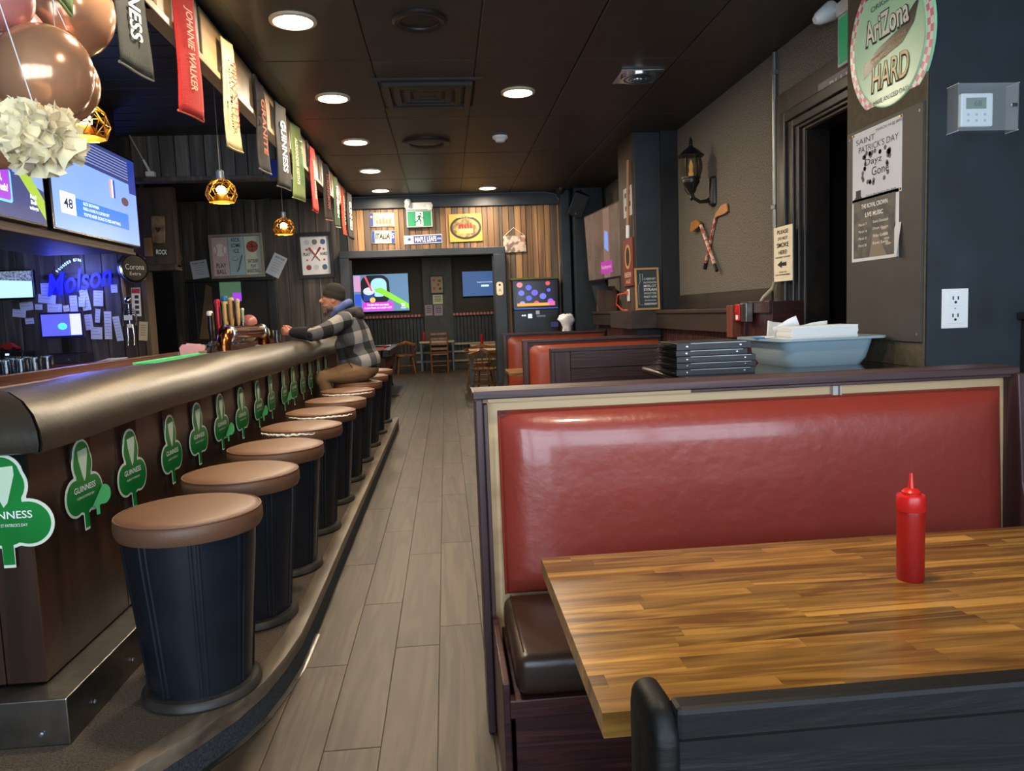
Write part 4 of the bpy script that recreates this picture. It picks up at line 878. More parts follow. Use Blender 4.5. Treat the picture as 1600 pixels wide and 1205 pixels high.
c, w, h = ony(2.985, (1584, 492), (1600, 560))
t = thing('black_wall_bracket', 'black moulded wall bracket at the side of the column', 'bracket', (2.46, 2.97, .9))
MB().box(-.06, .2, -.05, .03, .38, .41).build('cap', BLACK, t, bevel=.006, world=False); MB().box(-.04, .2, -.03, .03, 0, .38).build('panel', BLACK, t, bevel=.004, world=False)
# conduit, no-smoking sign, alarm, electrical box
t = thing('metal_conduit', 'steel conduit pipe running up the stucco wall beside the doorway', 'pipe', (2.185, 4.86, 1.5))
MB().tube([(2.183, 4.86, 1.53), (2.183, 4.86, 2.99)], .016, 10).build('pipe', mat('dull_galvanised', '#8d8f8f', .35, metal=.8), t, smooth=60)
MB().tube([(2.183, 4.86, 1.56), (2.175, 4.88, 1.49), (2.14, 4.95, 1.43), (2.12, 4.97, 1.385)], .012, 8).build('flexible_hose', mat('cream_hose', '#a8a48c', .5), t, smooth=60)
for z in (2.85, 2.0): MB().box(2.165, 2.2, 4.83, 4.89, z, z+.03).build('clamp', GREYMETAL, t, bevel=.003)
c, w, h = onx(2.10, (1210, 357), (1239, 438))
t = board('no_smoking_sign', 'tall cream notice asking people not to smoke, with a black arrow', 'sign', facing(c+Vector((0, 0, 0)), -90), w, h, .004, PAPERW)
for s, y, ww, hh in (('PLEASE', .40, .6, .07), ('DO NOT', .28, .52, .06), ('SMOKE', .16, .64, .085), ('HERE!', .03, .45, .075), ('PLEASE MOVE TO THE SIDE', -.06, .8, .03), ('THANK YOU', -.33, .4, .025), ('ROYAL CROWN MANAGEMENT', -.38, .8, .03)): text(t, s, 0, y*h, ww*w, hh*h, .0052, INK, bold=.025)
b = MB(); b.flat([(-.3*w, -.19*h), (-.05*w, -.12*h), (-.05*w, -.16*h), (.2*w, -.15*h), (.2*w, -.225*h), (-.05*w, -.22*h), (-.05*w, -.26*h)], .005); b.build('arrow', INK, t, world=False)
t = thing('fire_alarm_pull', 'small red fire alarm pull box on the dark wood box', 'alarm', M=facing((1.958, 4.86, 1.335), -90))
MB().box(-.035, .035, -.055, .055, 0, .04).build('case', REDPLASTIC, t, bevel=.004, world=False); rect(t, 'label_plate', -.02, .02, -.045, -.015, .0405, WHITEINK); MB().box(-.025, .025, .0, .03, .04, .047).build('pull_bar', REDPLASTIC, t, bevel=.002, world=False)
t = thing('electrical_box', 'grey steel electrical box at the foot of the conduit', 'junction box', M=facing((1.958, 4.74, 1.335), -90))
MB().box(-.045, .045, -.06, .06, 0, .045).build('case', STEEL, t, bevel=.003, world=False); MB().disc(-.03, .045, .005, .0455, 8).build('screw', GREYMETAL, t, world=False)
MB().box(-.04, .04, .055, .065, .005, .04).build('lid_edge', STEEL, t, world=False)
# wall lantern
t = thing('wall_lantern', 'black carriage lantern with clear ribbed globe on the stucco wall', 'wall lamp', M=Matrix.Translation((2.2, 6.02, 2.30)))
LB = mat('lantern_black', '#131316', .35, spec=.5)
lx = -.19; lz = .10
MB().lathe([(.02, -.12), (.05, -.10), (.055, 0), (.05, .10), (.02, .12)], 16, (0, 0, 0)).build('backplate', LB, t, smooth=40, world=False)
MB().tube([(-.01, 0, -.03), (-.06, 0, -.075), (-.12, 0, -.08), (-.17, 0, -.05), (lx, 0, -.01)], [.02, .017, .014, .013, .016], 10).build('arm', LB, t, smooth=60, world=False)
MB().lathe([(.004, -.07), (.014, -.05), (.008, -.03), (.02, 0), (.06, .06), (.066, .075), (.066, .10), (.075, .105), (.075, .115)], 16, (lx, 0, 0)).build('cup', LB, t, smooth=40, world=False)
MB().lathe([(.066, .115), (.086, .17), (.09, .21), (.08, .255), (.072, .28)], 24, (lx, 0, 0), caps=False).build('glass_globe', mat('smoky_clear_glass', '#d8d2c0', .05, trans=1, ior=1.1), t, smooth=True, world=False)
for k in range(8):
    a = k*PI/4; MB().tube([(lx+r*math.cos(a), r*math.sin(a), z) for r, z in ((.068, .112), (.088, .17), (.092, .21), (.082, .255), (.074, .285))], .004, 6).build('rib', LB, t, smooth=60, world=False)
MB().lathe([(.10, .275), (.105, .283), (.085, .30), (.06, .325), (.03, .345), (.014, .36), (.02, .375), (.012, .39), (.016, .40), (.003, .43)], 20, (lx, 0, 0)).build('roof', LB, t, smooth=40, world=False)
MB().lathe([(.02, .115), (.02, .15), (.012, .16), (.016, .20), (.008, .24), (.002, .25)], 12, (lx, 0, 0)).build('bulb', glow('amber_bulb_glint', '#d9a45a', .2), t, smooth=True, world=False)  # bulb is off; its faint glow stands in for amber glints
for k in range(3):
    a = k*2*PI/3+.5; MB().tube([(lx+.055*math.cos(a), .055*math.sin(a), .06), (lx+.05*math.cos(a), .05*math.sin(a), .02), (lx+.02*math.cos(a), .02*math.sin(a), -.02)], .004, 6).build('scroll', LB, t, smooth=60, world=False)
# crossed hockey sticks
STKW = mat('amber_blade', '#b57a32', .4, noise=(9, '#9a6427')); STKS = mat('striped_shaft', '#cdb5a4', .5, noise=(30, '#a5463a', .06))
for k, (top, bot, blade, lb) in enumerate((((1095, 352), (1120, 423), ((1095, 349), (1089, 343), (1081, 347), (1079, 361), (1083, 362), (1092, 354)), 'souvenir hockey stick with the shorter amber blade, crossed on the stucco wall'), ((1118, 341), (1101, 420), ((1117, 343), (1119, 333), (1128, 321), (1136, 317), (1138, 330), (1133, 334), (1121, 339)), 'souvenir hockey stick with the upper amber blade, crossed on the stucco wall'))):
    X = 2.186-.028*(1-k); A = at_x(X, *top); B = at_x(X, *bot)
    t = thing('hockey_stick', lb, 'hockey stick', B)
    MB().tube([A, B.lerp(A, .13)], .014, 6).build('shaft', STKS, t); MB().tube([B.lerp(A, .13), B], .0155, 6).build('taped_end', INK, t)
    P = [at_x(X, *q) for q in blade]; b = MB(); b.prism([(q.y, q.z) for q in P], X-.008, X+.006, 'yz'); b.build('blade', STKW, t, bevel=.002, seg=1)
# wine board, red sign, papers and stick on the column
c, w, h = ony(6.94, (993, 422), (1032, 487))
c.z = 1.366+h/2+.002
t = thing('wine_chalkboard', 'wooden framed chalkboard listing wines standing on the ledge', 'chalkboard', M=facing((c.x, 6.978, c.z), 0, 0, -5))
MB().box(-w/2+.01, w/2-.01, -h/2+.01, h/2-.01, 0, .01).build('slate', mat('slate', '#27333a', .6, noise=(5, '#303d44')), t, world=False); frame(t, w, h, .018, .022, mat('light_oak_frame', '#b08a56', .5))
CHK = mat('chalk', '#cfd6d6', .8)
for k, (s, ww, hh, bo) in enumerate((('CABERNET', .5, .05, 0), ('SAUVIGNON', .54, .05, 0), ('MERLOT', .52, .06, .01), ('SYRAH', .54, .07, .03), ('SANGIOVESE', .52, .05, 0), ('PINOT NOIR', .54, .05, .02), ('ZINFANDEL', .5, .03, 0), ('CHARDONNAY', .54, .05, .03))): text(t, s, w*.12, h*(.24-.085*k), w*ww, h*hh, .0112, CHK, bold=bo)
MB().tube([(-w*.2, -h*.38, .0108), (-w*.36, -h*.36, .0108), (-w*.36, .08*h, .0108), (-w*.28, .18*h, .0108), (-w*.28, .36*h, .0108), (-w*.18, .36*h, .0108), (-w*.18, .2*h, .0108)], .0015, 4).build('bottle_outline', CHK, t, world=False)
c, w, h = onx(1.785, (975, 376), (991, 446))
t = board('red_beer_plaque', 'tall red wall plaque with a gold oval emblem', 'sign', facing(c, -90), w, h, .012, mat('plaque_red', '#7c2f27', .5))
MB().disc(0, h*.12, w*.32, .0126, 24, h*.26).build('oval', GOLDINK, t, world=False); MB().disc(0, h*.12, w*.2, .013, 24, h*.2).build('emblem', INK, t, world=False); text(t, 'BEER', 0, -h*.26, w*.7, h*.1, .0126, PAPERW); text(t, 'ALE', 0, -h*.4, w*.5, h*.08, .0126, PAPERW)
c, w, h = onx(1.787, (974, 297), (988, 335))
t = board('pinned_notice', 'white notice with small pictures pinned high on the column side', 'notice', facing(c, -90), w, h, .002, PAPER, 'sheet', 0)
for x, y in ((-.25, .25), (.2, .3), (-.2, -.2), (.25, -.1)): rect(t, 'print', (x-.1)*w, (x+.1)*w, (y-.08)*h, (y+.08)*h, .0026, CHAR)
t = thing('hockey_stick', 'old full length wooden hockey stick hung upright on the column side', 'hockey stick', (1.77, 7.2, 2.1))
MB().tube([at_x(1.765, 981, 250), at_x(1.765, 981, 352)], .014, 6).build('shaft', wood('old_stick', '#8a5a34', '#b98052', 2, .5, 12, 12), t); MB().tube([at_x(1.765, 981, 352), at_x(1.765, 981, 372)], .018, 6).build('grip', WHITEINK, t)
c, w, h = onx(1.786, (980, 452), (986, 471))
t = board('power_outlet', 'white outlet with an orange cord plugged in beside the chalkboard', 'outlet', facing((1.786, c.y, c.z), -90), .075, .115, .012, WHITE, 'plate', .002)
MB().box(-.02, .02, .01, .04, .012, .04).build('plug', mat('orange_plug', '#d8541e', .45), t, bevel=.004, world=False)
t = thing('orange_cord', 'orange extension cord coiled on the ledge below the outlet', 'cord', (1.72, c.y, 1.37))
MB().tube([Vector((1.748, c.y, c.z+.02)), Vector((1.70, c.y+.12, c.z+.01)), Vector((1.70, c.y+.18, c.z-.08)), Vector((1.74, c.y+.1, 1.376)), Vector((1.77, c.y-.0, 1.373))], .007, 8).build('cable', mat('orange_plug', '#d8541e', .45), t, smooth=60)
# television on the right wall, letter rack, speaker, dome camera
BEZ = mat('tv_bezel', '#0c0d10', .25, spec=.6)
t = thing('wall_television', 'wall television with dim brown reflections on its screen above the far booth', 'television', M=facing((1.93, 8.75, 2.15), -84, 0, 3))
MB().box(-.74, .74, -.41, .41, 0, .05).build('casing', BEZ, t, bevel=.006, world=False); rect(t, 'screen', -.72, .72, -.39, .39, .0512, mat('dim_screen', '#4b4240', .2, noise=(3, '#6a5d58', .2), emit=.25))
for x0, x1, c_ in ((-.6, -.45, '#5d5450'), (-.1, .12, '#7a6660'), (.3, .42, '#59504c')): MB().flat([(x0, -.39), (x1, -.39), (x1+.12, .39), (x0+.12, .39)], .0516).build('reflection_streak', mat('streak_'+c_[1:], c_, .3, emit=.3), t, world=False)  # reflections and glare on the screen are drawn as glowing patches
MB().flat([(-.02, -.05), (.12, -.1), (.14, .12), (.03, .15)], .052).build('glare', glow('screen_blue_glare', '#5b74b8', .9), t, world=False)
rect(t, 'caption', -.2, .22, -.34, -.2, .0522, glow('caption_purple', '#8a2c86', .7)); text(t, 'The last thing you need', 0, -.27, .36, .06, .0528, WHITEINK)
MB().box(-.1, .1, -.1, .1, -.27, 0).build('mount', BLACK, t, world=False)
t = thing('letter_rack', 'dark wooden rack holding menus at the far end of the ledge', 'rack', (2.06, 9.55, 1.366), -.1)
MB().box(-.12, .12, -.1, -.08, 0, .26).box(-.12, .12, .08, .1, 0, .32).box(-.12, -.1, -.08, .08, 0, .28).box(.1, .12, -.08, .08, 0, .28).box(-.1, .1, -.08, .08, 0, .02).build('box', wood('rack_wood', '#3b2719', '#5a3d28', 2, .5, 10, 12), t, bevel=.003, world=False)
for k in range(3): put('menu', MB().box(-.09, .09, -.004, .004, .02, .36).mesh('menu', MENU), t, (-.01, -.05+.045*k, 0), (0, -.25, 0))
t = thing('black_loudspeaker', 'black wedge loudspeaker tilted down from the ceiling corner', 'speaker', M=Matrix.Translation((1.78, 9.85, 2.76)) @ Matrix.Rotation(.35, 4, 'Y') @ Matrix.Rotation(.3, 4, 'X'))
MB().prism([(-.10, -.1), (.10, -.1), (.07, .13), (-.07, .13)], -.15, .15).build('cabinet', BLACK, t, bevel=.008, world=False); MB().box(-.09, .09, -.104, -.1, -.13, .13).build('grille', CHAR, t, bevel=.002, world=False); MB().lathe([(.01, -.108), (.01, -.104)], 10, (.0, 0, -.11), 1).build('logo', CHROME, t, world=False)
MB().tube([(0, .1, .1), (0, .3, .16)], .015, 8).build('bracket', BLACK, t, world=False)
P = at_z(2.95, 880, 305); t = thing('dome_camera', 'small dark dome camera on the ceiling above the pillar', 'camera', (1.58, 10.0, ZC))
MB().lathe([(.06, 0), (.06, -.03), (.045, -.06), (.02, -.08)], 18).build('dome', BLACK, t, smooth=40, world=False); MB().lathe([(.065, 0), (.065, -.012)], 18).build('ring', CHAR, t, world=False)
# ------------------------------------------------------------------ things on the plank wall
YP = YF-.03
def plate(tl, br, M): return ony(YP, tl, br)
c, w, h = ony(YP, (577, 333), (617, 354))
t = board('licence_plate', 'pale licence plate with a printed town picture on the plank wall', 'licence plate', facing(c, 0, -1), w, h, .006, mat('plate_beige', '#c2b7a0', .4, noise=(14, '#8f8878', .1)), 'plate', .003)
rect(t, 'blue_band', -w*.49, -w*.36, -h*.47, h*.47, .0064, BLUEINK); MB().disc(-w*.425, h*.2, w*.045, .0068, 14).build('star_ring', GOLDINK, t, world=False)
for k in range(5): rect(t, 'building_print', -w*.25+k*w*.13, -w*.16+k*w*.13, -h*.3, h*(.0+.06*(k % 3)), .0068, mat('sepia_print', '#7d6f58', .6))
c, w, h = ony(YP, (580, 361), (618, 380))
t = board('licence_plate', 'blue edged licence plate reading ITALIA on the plank wall', 'licence plate', facing(c, 0, -1), w, h, .006, mat('plate_cream', '#d8d0b4', .4), 'plate', .003)
rect(t, 'blue_band', -w*.49, -w*.36, -h*.47, h*.47, .0064, BLUEINK); rect(t, 'blue_band', w*.34, w*.49, -h*.47, h*.47, .0064, BLUEINK); text(t, 'ITALIA', -w*.02, h*.06, w*.62, h*.46, .0075, INK, bold=.04); text(t, 'S', w*.41, h*.1, w*.09, h*.4, .007, WHITEINK); text(t, 'TORINO', -w*.02, -h*.33, w*.3, h*.1, .0068, INK)
c, w, h = ony(YP, (635, 330), (676, 355))
t = exit_sign(facing(c, 0), w, h, 'green exit sign with running figure on the plank wall above the opening')
MB().box(-w*.5, w*.5, h*.52, h*.95, 0, .07).build('battery_box', WHITE, t, bevel=.005, world=False); lamp_head(t, -w*.42, h*.85, .1, .9, .9); lamp_head(t, w*.42, h*.6, .1, .9, .9); MB().box(-.03, .03, -.0006, .0006, 0, .0).build('seam', REDINK, t, world=False) if 0 else None
MB().tube([(0, h*.95, .02), (0, h*1.4, .02)], .012, 8).build('conduit', GREYMETAL, t, world=False)
c, w, h = ony(YP, (631, 369), (691, 379))
t = board('street_name_sign', 'long white and blue street sign reading MAPLE LEAFS', 'sign', facing(c, 0, 1.2), w, h*1.15, .006, WHITE, 'plate', .003); h *= 1.15
rect(t, 'blue_field', -w*.25, w*.49, -h*.42, h*.42, .0064, BLUEINK); text(t, 'MAPLE LEAFS', w*.07, 0, w*.56, h*.6, .0068, WHITEINK, bold=.02); text(t, 'AVENUE', w*.42, 0, w*.1, h*.2, .0068, WHITEINK)
lf = [(0, 1), (.18, .62), (.45, .75), (.42, .4), (.85, .35), (.62, .08), (.7, -.2), (.25, -.25), (.08, -.35), (.08, -.8), (-.08, -.8), (-.08, -.35), (-.25, -.25), (-.7, -.2), (-.62, .08), (-.85, .35), (-.42, .4), (-.45, .75), (-.18, .62)]
MB().flat([(-w*.36+x*h*.3, y*h*.3) for x, y in lf], .0068).build('leaf_emblem', BLUEINK, t, world=False)
c, w, h = ony(YP, (701, 335), (754, 377))
t = board('golden_picture', 'square yellow picture with an oval scene on the plank wall', 'picture', facing(c, 0, 1), w, h, .012, mat('yellow_board', '#c7a14a', .5), 'panel', .003)
MB().disc(0, 0, w*.48, .0126, 40, h*.42).build('oval_rim', mat('oval_black', '#2c2a26', .5), t, world=False); MB().disc(0, 0, w*.41, .0132, 40, h*.34).build('oval_scene', mat('oval_scene', '#b39a62', .5, noise=(14, '#6f5a3c', .1)), t, world=False)
for k in range(5): MB().disc(-w*.18+k*w*.085, h*(.04+.02*(k % 2)), w*.04, .0136, 12, h*.1).build('figure_print', mat('figure_red', '#8c2f26', .6), t, world=False)
text(t, 'GRAND OLD ALE HOUSE', 0, h*.385, w*.5, h*.05, .0138, PAPERW); rect(t, 'table_print', -w*.2, w*.22, -h*.2, -h*.03, .0138, mat('print_tan', '#c8ab70', .6))
c, w, h = ony(YP, (786, 369), (822, 394))
t = board('hanging_slate', 'mottled pink brown picture hanging from a string on the plank wall', 'picture', facing(c, 0, 2), w, h, .015, mat('mottled_stone', '#6a5c56', .6, noise=(16, '#b8a79c', .06)), 'panel', .004)
MB().tube([(-w*.45, h*.5, .008), (0, h*.5+.11, .004), (w*.45, h*.5, .008)], .003, 5).build('string', PAPERW, t, world=False); rect(t, 'red_patch', w*.3, w*.45, h*.1, h*.35, .0156, mat('patch_red', '#a86a52', .6))
t = thing('small_round_badge', 'small round yellow badge beside the exit sign', 'badge', M=facing(at_y(YP-.05, 637, 322), 0)); MB().lathe([(.045, 0), (.045, .008)], 20).build('disc', mat('badge_yellow', '#c9bd7a', .5), t, world=False); MB().disc(0, 0, .03, .0085, 5).build('emblem', INK, t, world=False)
t = thing('door_hang_tag', 'cream hanging tag on the right post of the opening', 'tag', M=facing(at_y(10.235, 781, 451), 0)); MB().prism(rrect(-.045, .045, -.09, .09, .035), 0, .003).build('card', PAPERW, t, world=False); MB().disc(0, .05, .015, .0035, 14).build('hole', INK, t, world=False); text(t, 'A', 0, -.02, .03, .04, .0035, INK)
# jukebox
t = thing('wall_jukebox', 'black touchscreen jukebox with coloured circles on its screen', 'jukebox', (1.23, 10.24, .85))
x0, x1 = -.32, .305
MB().box(x0, x1, -.10, .13, .58, .975).build('screen_housing', BEZ, t, bevel=.012, world=False)
MB().box(x0+.01, x1-.01, -.07, .13, 0, .58).build('lower_cabinet', mat('jukebox_black', '#1d2026', .3), t, bevel=.008, world=False)
MB().box(x0-.01, x1+.01, -.09, .13, .972, 1.0).build('lid', mat('mossy_lid', '#4d5530', .5), t, bevel=.006, world=False)
sc = put('screen', MB().rect(-.265, .25, -.155, .165, 0).mesh('screen', mat('jukebox_screen', '#1c1c24', .2, emit=.6)), t, (0, -.1012, .78), (PI/2, 0, 0))
for (x, y, r, c_) in ((-.22, .13, .045, '#b06a78'), (-.1, .09, .045, '#4a55c8'), (-.2, .02, .045, '#5b62d8'), (-.02, .02, .05, '#5b50c0'), (-.1, -.05, .045, '#4a55c8'), (.09, -.03, .05, '#5a60d0'), (.16, .14, .035, '#b83f52'), (.17, .05, .03, '#4a50b8'), (.0, -.12, .04, '#b0505c'), (-.19, -.12, .04, '#7a80d0'), (.19, -.1, .045, '#7a50c0')):
    MB().disc(x, y, r*.9, .001, 20, r*.8).build('album_disc', glow('disc_'+c_[1:], c_, .9), sc, world=False)
rect(sc, 'menu_bar', -.26, .17, -.155, -.118, .0016, glow('bar_orange', '#d88a3c', .9)); rect(sc, 'menu_button', .17, .25, -.155, -.1, .0018, glow('bar_pink', '#c0508c', .9))
MB().box(-.3, .29, -.101, -.095, .585, .592).build('light_strip', glow('blue_strip', '#3c58b8', 1.2), t, world=False)
MB().box(-.12, -.06, -.075, -.07, .46, .52).build('coin_slot', CHROME, t, bevel=.002, world=False); MB().box(-.0, .12, -.075, -.07, .47, .50).build('bill_slot', GREYMETAL, t, bevel=.002, world=False); MB().box(-.01, .04, -.0745, -.07, .51, .56).build('card_sticker', WHITE, t, world=False)
for q in (-.19, -.16): MB().lathe([(.012, 0), (.012, -.006)], 12, (q, -.07, .5), 1).build('button', CHROME, t, world=False)
MB().box(.19, .29, -.074, -.07, .33, .4).build('blue_sticker', mat('sticker_blue', '#3d4a8c', .5), t, world=False)
t = thing('white_cloth', 'crumpled white cloth bundle standing on the furthest booth rail', 'cloth', at_y(9.44, 883, 516)); t.matrix_basis = Matrix.Translation((1.52, 9.44, 1.138))
b = MB(); b.lathe([(.055, 0), (.05, .05), (.07, .10), (.10, .15), (.085, .185), (.04, .20), (.005, .19)], 16); o = b.build('folds', mat('white_napkin', '#e9ecee', .85), t, smooth=True, world=False)
for v in o.data.vertices: k = 1+.2*math.sin(5*math.atan2(v.co.y, v.co.x)+v.co.z*30)+random.uniform(-.1, .1); v.co.x *= k; v.co.y *= k; v.co.z *= 1+.1*math.sin(3*math.atan2(v.co.y, v.co.x))
MB().lathe([(.06, 0), (.058, .004), (.05, .05)], 16, caps=False).build('hem', PAPER, t, smooth=True, world=False)
# wires on the walls
def wire(pts, lab, r=.006, c='#6f7a80'):
    t = thing('wall_cable', lab, 'cable', pts[0]); MB().tube(pts, r, 6).build('cable', mat('cable_'+c[1:], c, .5), t, smooth=60)
wire([at_y(YF-.09, *q) for q in ((548, 335), (548, 309), (640, 305), (700, 304), (850, 300), (868, 304), (876, 318), (877, 380), (874, 430))], 'pale blue cable looping along the top of the plank wall')
wire([at_y(YF-.05, *q) for q in ((253, 422), (278, 418), (284, 405), (275, 372), (270, 318), (276, 311), (330, 311), (400, 313), (445, 307), (490, 308))], 'pale cable running across the dark boards above the framed posters')
# ------------------------------------------------------------------ televisions over the bar
XTV = -2.25
FASC = wood('purple_lit_fascia', '#2a2024', '#463840', 1, .5, 10, 14, .1)  # purple light under the televisions is put into the board colour
f_ = slab('wall_fascia', -2.95, -2.30, 1.0, 5.95, 1.945, 2.0, FASC)
MB().box(-2.36, -2.285, 1.0, 5.95, 1.925, 1.95).build('lower_trim', FASC, f_, bevel=.004)
MB().box(-2.40, -2.36, 1.0, 5.95, 2.0, 2.97).build('mounting_board', BLACK, f_)
TVB = glow('tv_ice', '#6f8fe0', 1.0)
def tv(y0, y1, z0, z1, label):
    t = thing('bar_television', label, 'television', M=facing((XTV-.06, (y0+y1)/2, (z0+z1)/2), 90))
    w, h = y1-y0, z1-z0
    MB().box(-w/2, w/2, -h/2, h/2, 0, .05).build('casing', BEZ, t, bevel=.005, world=False)
    MB().box(-.15, .15, -.15, .15, -.05, 0).build('mount', BLACK, t, world=False)
    return t, w-.03, h-.03
a = at_x(XTV, 88, 362); c = at_x(XTV, 222, 385); e = at_x(XTV, 212, 252)
zb = (a.z+c.z)/2; zt_ = e.z
t, w, h = tv(a.y, c.y, zb, zt_, 'television showing a pale blue racing track with the number 48')
rect(t, 'screen', -w/2, w/2, -h/2, h/2, .0512, TVB)
MB().flat([(-w/2, h*.24), (w/2, h*.2), (w/2, h/2), (-w/2, h/2)], .0516).build('grandstand', glow('stand_dark', '#3b4480', .6), t, world=False)
for k in range(7): MB().flat([(-w*.48, h*(.28+.03*k)), (w*.48, h*(.245+.033*k)), (w*.48, h*(.255+.033*k)), (-w*.48, h*(.29+.03*k))], .052).build('stand_row', glow('stand_row', '#9aa8dc', .6), t, world=False)
rect(t, 'blue_edge', w*.40, w/2, h*.1, h/2, .0522, glow('edge_blue', '#2c3f9c', .6))
for k, c_ in enumerate(('#d08a70', '#e8e4f0', '#20309c')): rect(t, 'stripe', w*(.14+.022*k), w*(.16+.022*k), -h*.02, h*.18, .0522, glow('stripe_'+c_[1:], c_, .9))
MB().disc(w*.33, -h*.02, w*.05, .0522, 16, h*.05).build('car_blur', glow('blur_brown', '#6b4f52', .5), t, world=False)
rect(t, 'caption_bar', -w*.32, w*.36, -h*.34, -h*.16, .0522, glow('caption_blue', '#2c6ccc', .9)); rect(t, 'caption_number_box', -w*.43, -w*.28, -h*.34, -h*.13, .0526, glow('caption_white', '#dfe6ff', 1.1))
text(t, '48', -w*.355, -h*.235, w*.09, h*.1, .053, BLUEINK, bold=.02)
LIT = glow('screen_white', '#e4ebff', 1.1)
for s, y, ww in (('ALEX BOWMAN', -.19, .18), ('FEELS LOOSE IN, LOOSE OFF', -.245, .3), ('YOU\'VE NEVER GOING TO MISS ANYTHING', -.30, .44)): text(t, s, -w*.2+w*ww/2, h*y, w*ww, h*.035, .053, LIT)
b1 = at_x(XTV, 78, 358)
t, w, h = tv(b1.y-1.05, b1.y, zb, zt_, 'television showing a green blur and a purple caption beside the balloons')
rect(t, 'screen', -w/2, w/2, -h/2, h/2, .0512, glow('tv_navy', '#28376e', .8)); MB().flat([(w*.1, h*.5), (w*.5, h*.5), (w*.5, -h*.2), (w*.2, -h*.1)], .0516).build('sky_patch', glow('sky_patch', '#6f8fd0', .9), t, world=False)
MB().flat([(-w*.1, h*.4), (w*.02, h*.42), (w*.5, -h*.28), (w*.5, -h*.46)], .052).build('green_streak', glow('green_streak', '#8fae3c', .8), t, world=False)
MB().prism(rrect(-w*.4, w*.18, -h*.38, -h*.1, .02), .0516, .0524).build('caption_edge', glow('caption_cyan', '#58b8e8', 1), t, world=False); MB().prism(rrect(-w*.39, w*.165, -h*.36, -h*.09, .02), .0524, .0528).build('caption', glow('caption_violet', '#8a35b8', .9), t, world=False)
text(t, 'The last thing you need,\nis your heart on a sugar rush!', -w*.11, -h*.225, w*.5, h*.17, .0534, LIT, bold=.02); text(t, 'Red\nBull\nwings', w*.38, -h*.33, w*.09, h*.15, .0534, LIT, bold=.02)
# ------------------------------------------------------------------ back bar wall
YW = 7.376
c, w, h = ony(YW, (-25, 424), (59, 467))
t = board('small_television', 'small wall television showing a snowy blue track behind the bar', 'television', facing(c, 0), w, h, .05, BEZ, 'casing', .004)
rect(t, 'screen', -w/2+.012, w/2-.012, -h/2+.015, h/2-.012, .0512, glow('snow_track', '#9fc4e0', 1.0)); MB().flat([(-w*.48, h*.2), (w*.48, h*.1), (w*.48, h*.46), (-w*.48, h*.46)], .0516).build('crowd', mat('crowd', '#8fa0b4', .5, noise=(60, '#4b5668', .1), emit=.5), t, world=False)
NEONB = glow('neon_blue', '#0a0cff', 4); NEONR = glow('neon_red', '#ff2030', 5); NEONC = glow('neon_cyan', '#bff4ff', 1.6)
t = thing('neon_beer_sign', 'blue and red neon script sign on the boards behind the bar', 'neon sign', M=facing(at_y(YW-.01, 122, 432), 0))
def nloc(px, py): q = WM[t].inverted() @ at_y(YW-.01, px, py); return (q.x, q.y, .03)
text(t, 'Molson', *nloc(125, 438)[:2], .60, .20, .03, NEONB, shear=.45, rot=9, bold=.014, name='neon_script')
MB().tube([nloc(*q) for q in ((130, 408), (133, 402), (148, 401), (158, 414))], .011, 8).build('blue_tube', NEONB, t, smooth=60)
MB().tube([nloc(*q) for q in ((143, 407), (131, 408), (127, 420))], .007, 8).build('red_tube', NEONR, t, smooth=60)
MB().tube([nloc(*q) for q in ((133, 417), (142, 416), (148, 422))], .007, 8).build('red_tube', NEONR, t, smooth=60)
MB().tube([nloc(*q) for q in ((157, 419), (156, 424))], .008, 8).build('red_tube', NEONR, t, smooth=60)
MB().tube([nloc(*q) for q in ((136, 430), (147, 430))], .006, 8).build('red_tube', NEONR, t, smooth=60)
s_ = 'FOUNDED 1786'
for k, ch in enumerate(s_):
    if ch == ' ': continue
    u = k/(len(s_)-1); px = 92+36*u; py = 424-16*math.sin(u*PI*.62)-2*u; q = nloc(px, py); text(t, ch, q[0], q[1], .013, .024, .03, NEONC, rot=65-75*u, bold=0, name='neon_letter')
MB().box(-.3, .3, -.02, .02, -.02, .01).build('backing_bar', BLACK, t, world=False)
ld = bpy.data.lights.new('neon_light', 'POINT'); ld.energy = 9; ld.color = (.2, .25, 1); ld.shadow_soft_size = .15; o = bpy.data.objects.new('neon_light', ld); COL.objects.link(o); o.parent = t; o.location = (0, 0, .18)
# notes pinned on the wall
Z3 = lambda x, y: (x/5.24, 380+y/5.24)
notes = [(330, 330, 415, 445), (310, 425, 460, 490), (160, 485, 275, 550), (100, 545, 215, 605), (205, 615, 280, 660), (385, 500, 510, 565), (565, 430, 640, 560), (655, 380, 740, 550), (760, 390, 850, 515), (905, 340, 965, 405), (515, 510, 570, 560), (690, 585, 765, 710), (775, 540, 825, 650), (845, 560, 925, 785), (930, 600, 1003, 800), (740, 690, 842, 785), (285, 500, 350, 545), (640, 440, 700, 520)]
sl = ['small lined', 'wide', 'slanted', 'folded', 'tiny', 'scribbled', 'tall narrow', 'tall lined', 'tilted', 'single', 'yellowed', 'creased', 'long thin', 'long lined', 'lowest long', 'square', 'rounded', 'overlapped']
for k, (x0, y0, x1, y1) in enumerate(notes):
    c, w, h = ony(YW+.018-.0012*k, Z3(x0, y0), Z3(x1, y1))
    t = board('pinned_note', '%s handwritten paper note pinned on the boards behind the bar' % sl[k], 'note', facing(c, 0, random.uniform(-8, 8)), w, h, .001, PAPER if k != 10 else PAPERW, 'sheet', 0, 'notes behind the bar')
    for q in range(max(2, int(h/.03))): rect(t, 'writing', -w*.4, w*random.uniform(.1, .42), h*.38-q*.028, h*.38-q*.028+.004, .0014, mat('pale_ink', '#8a8fa4', .8))
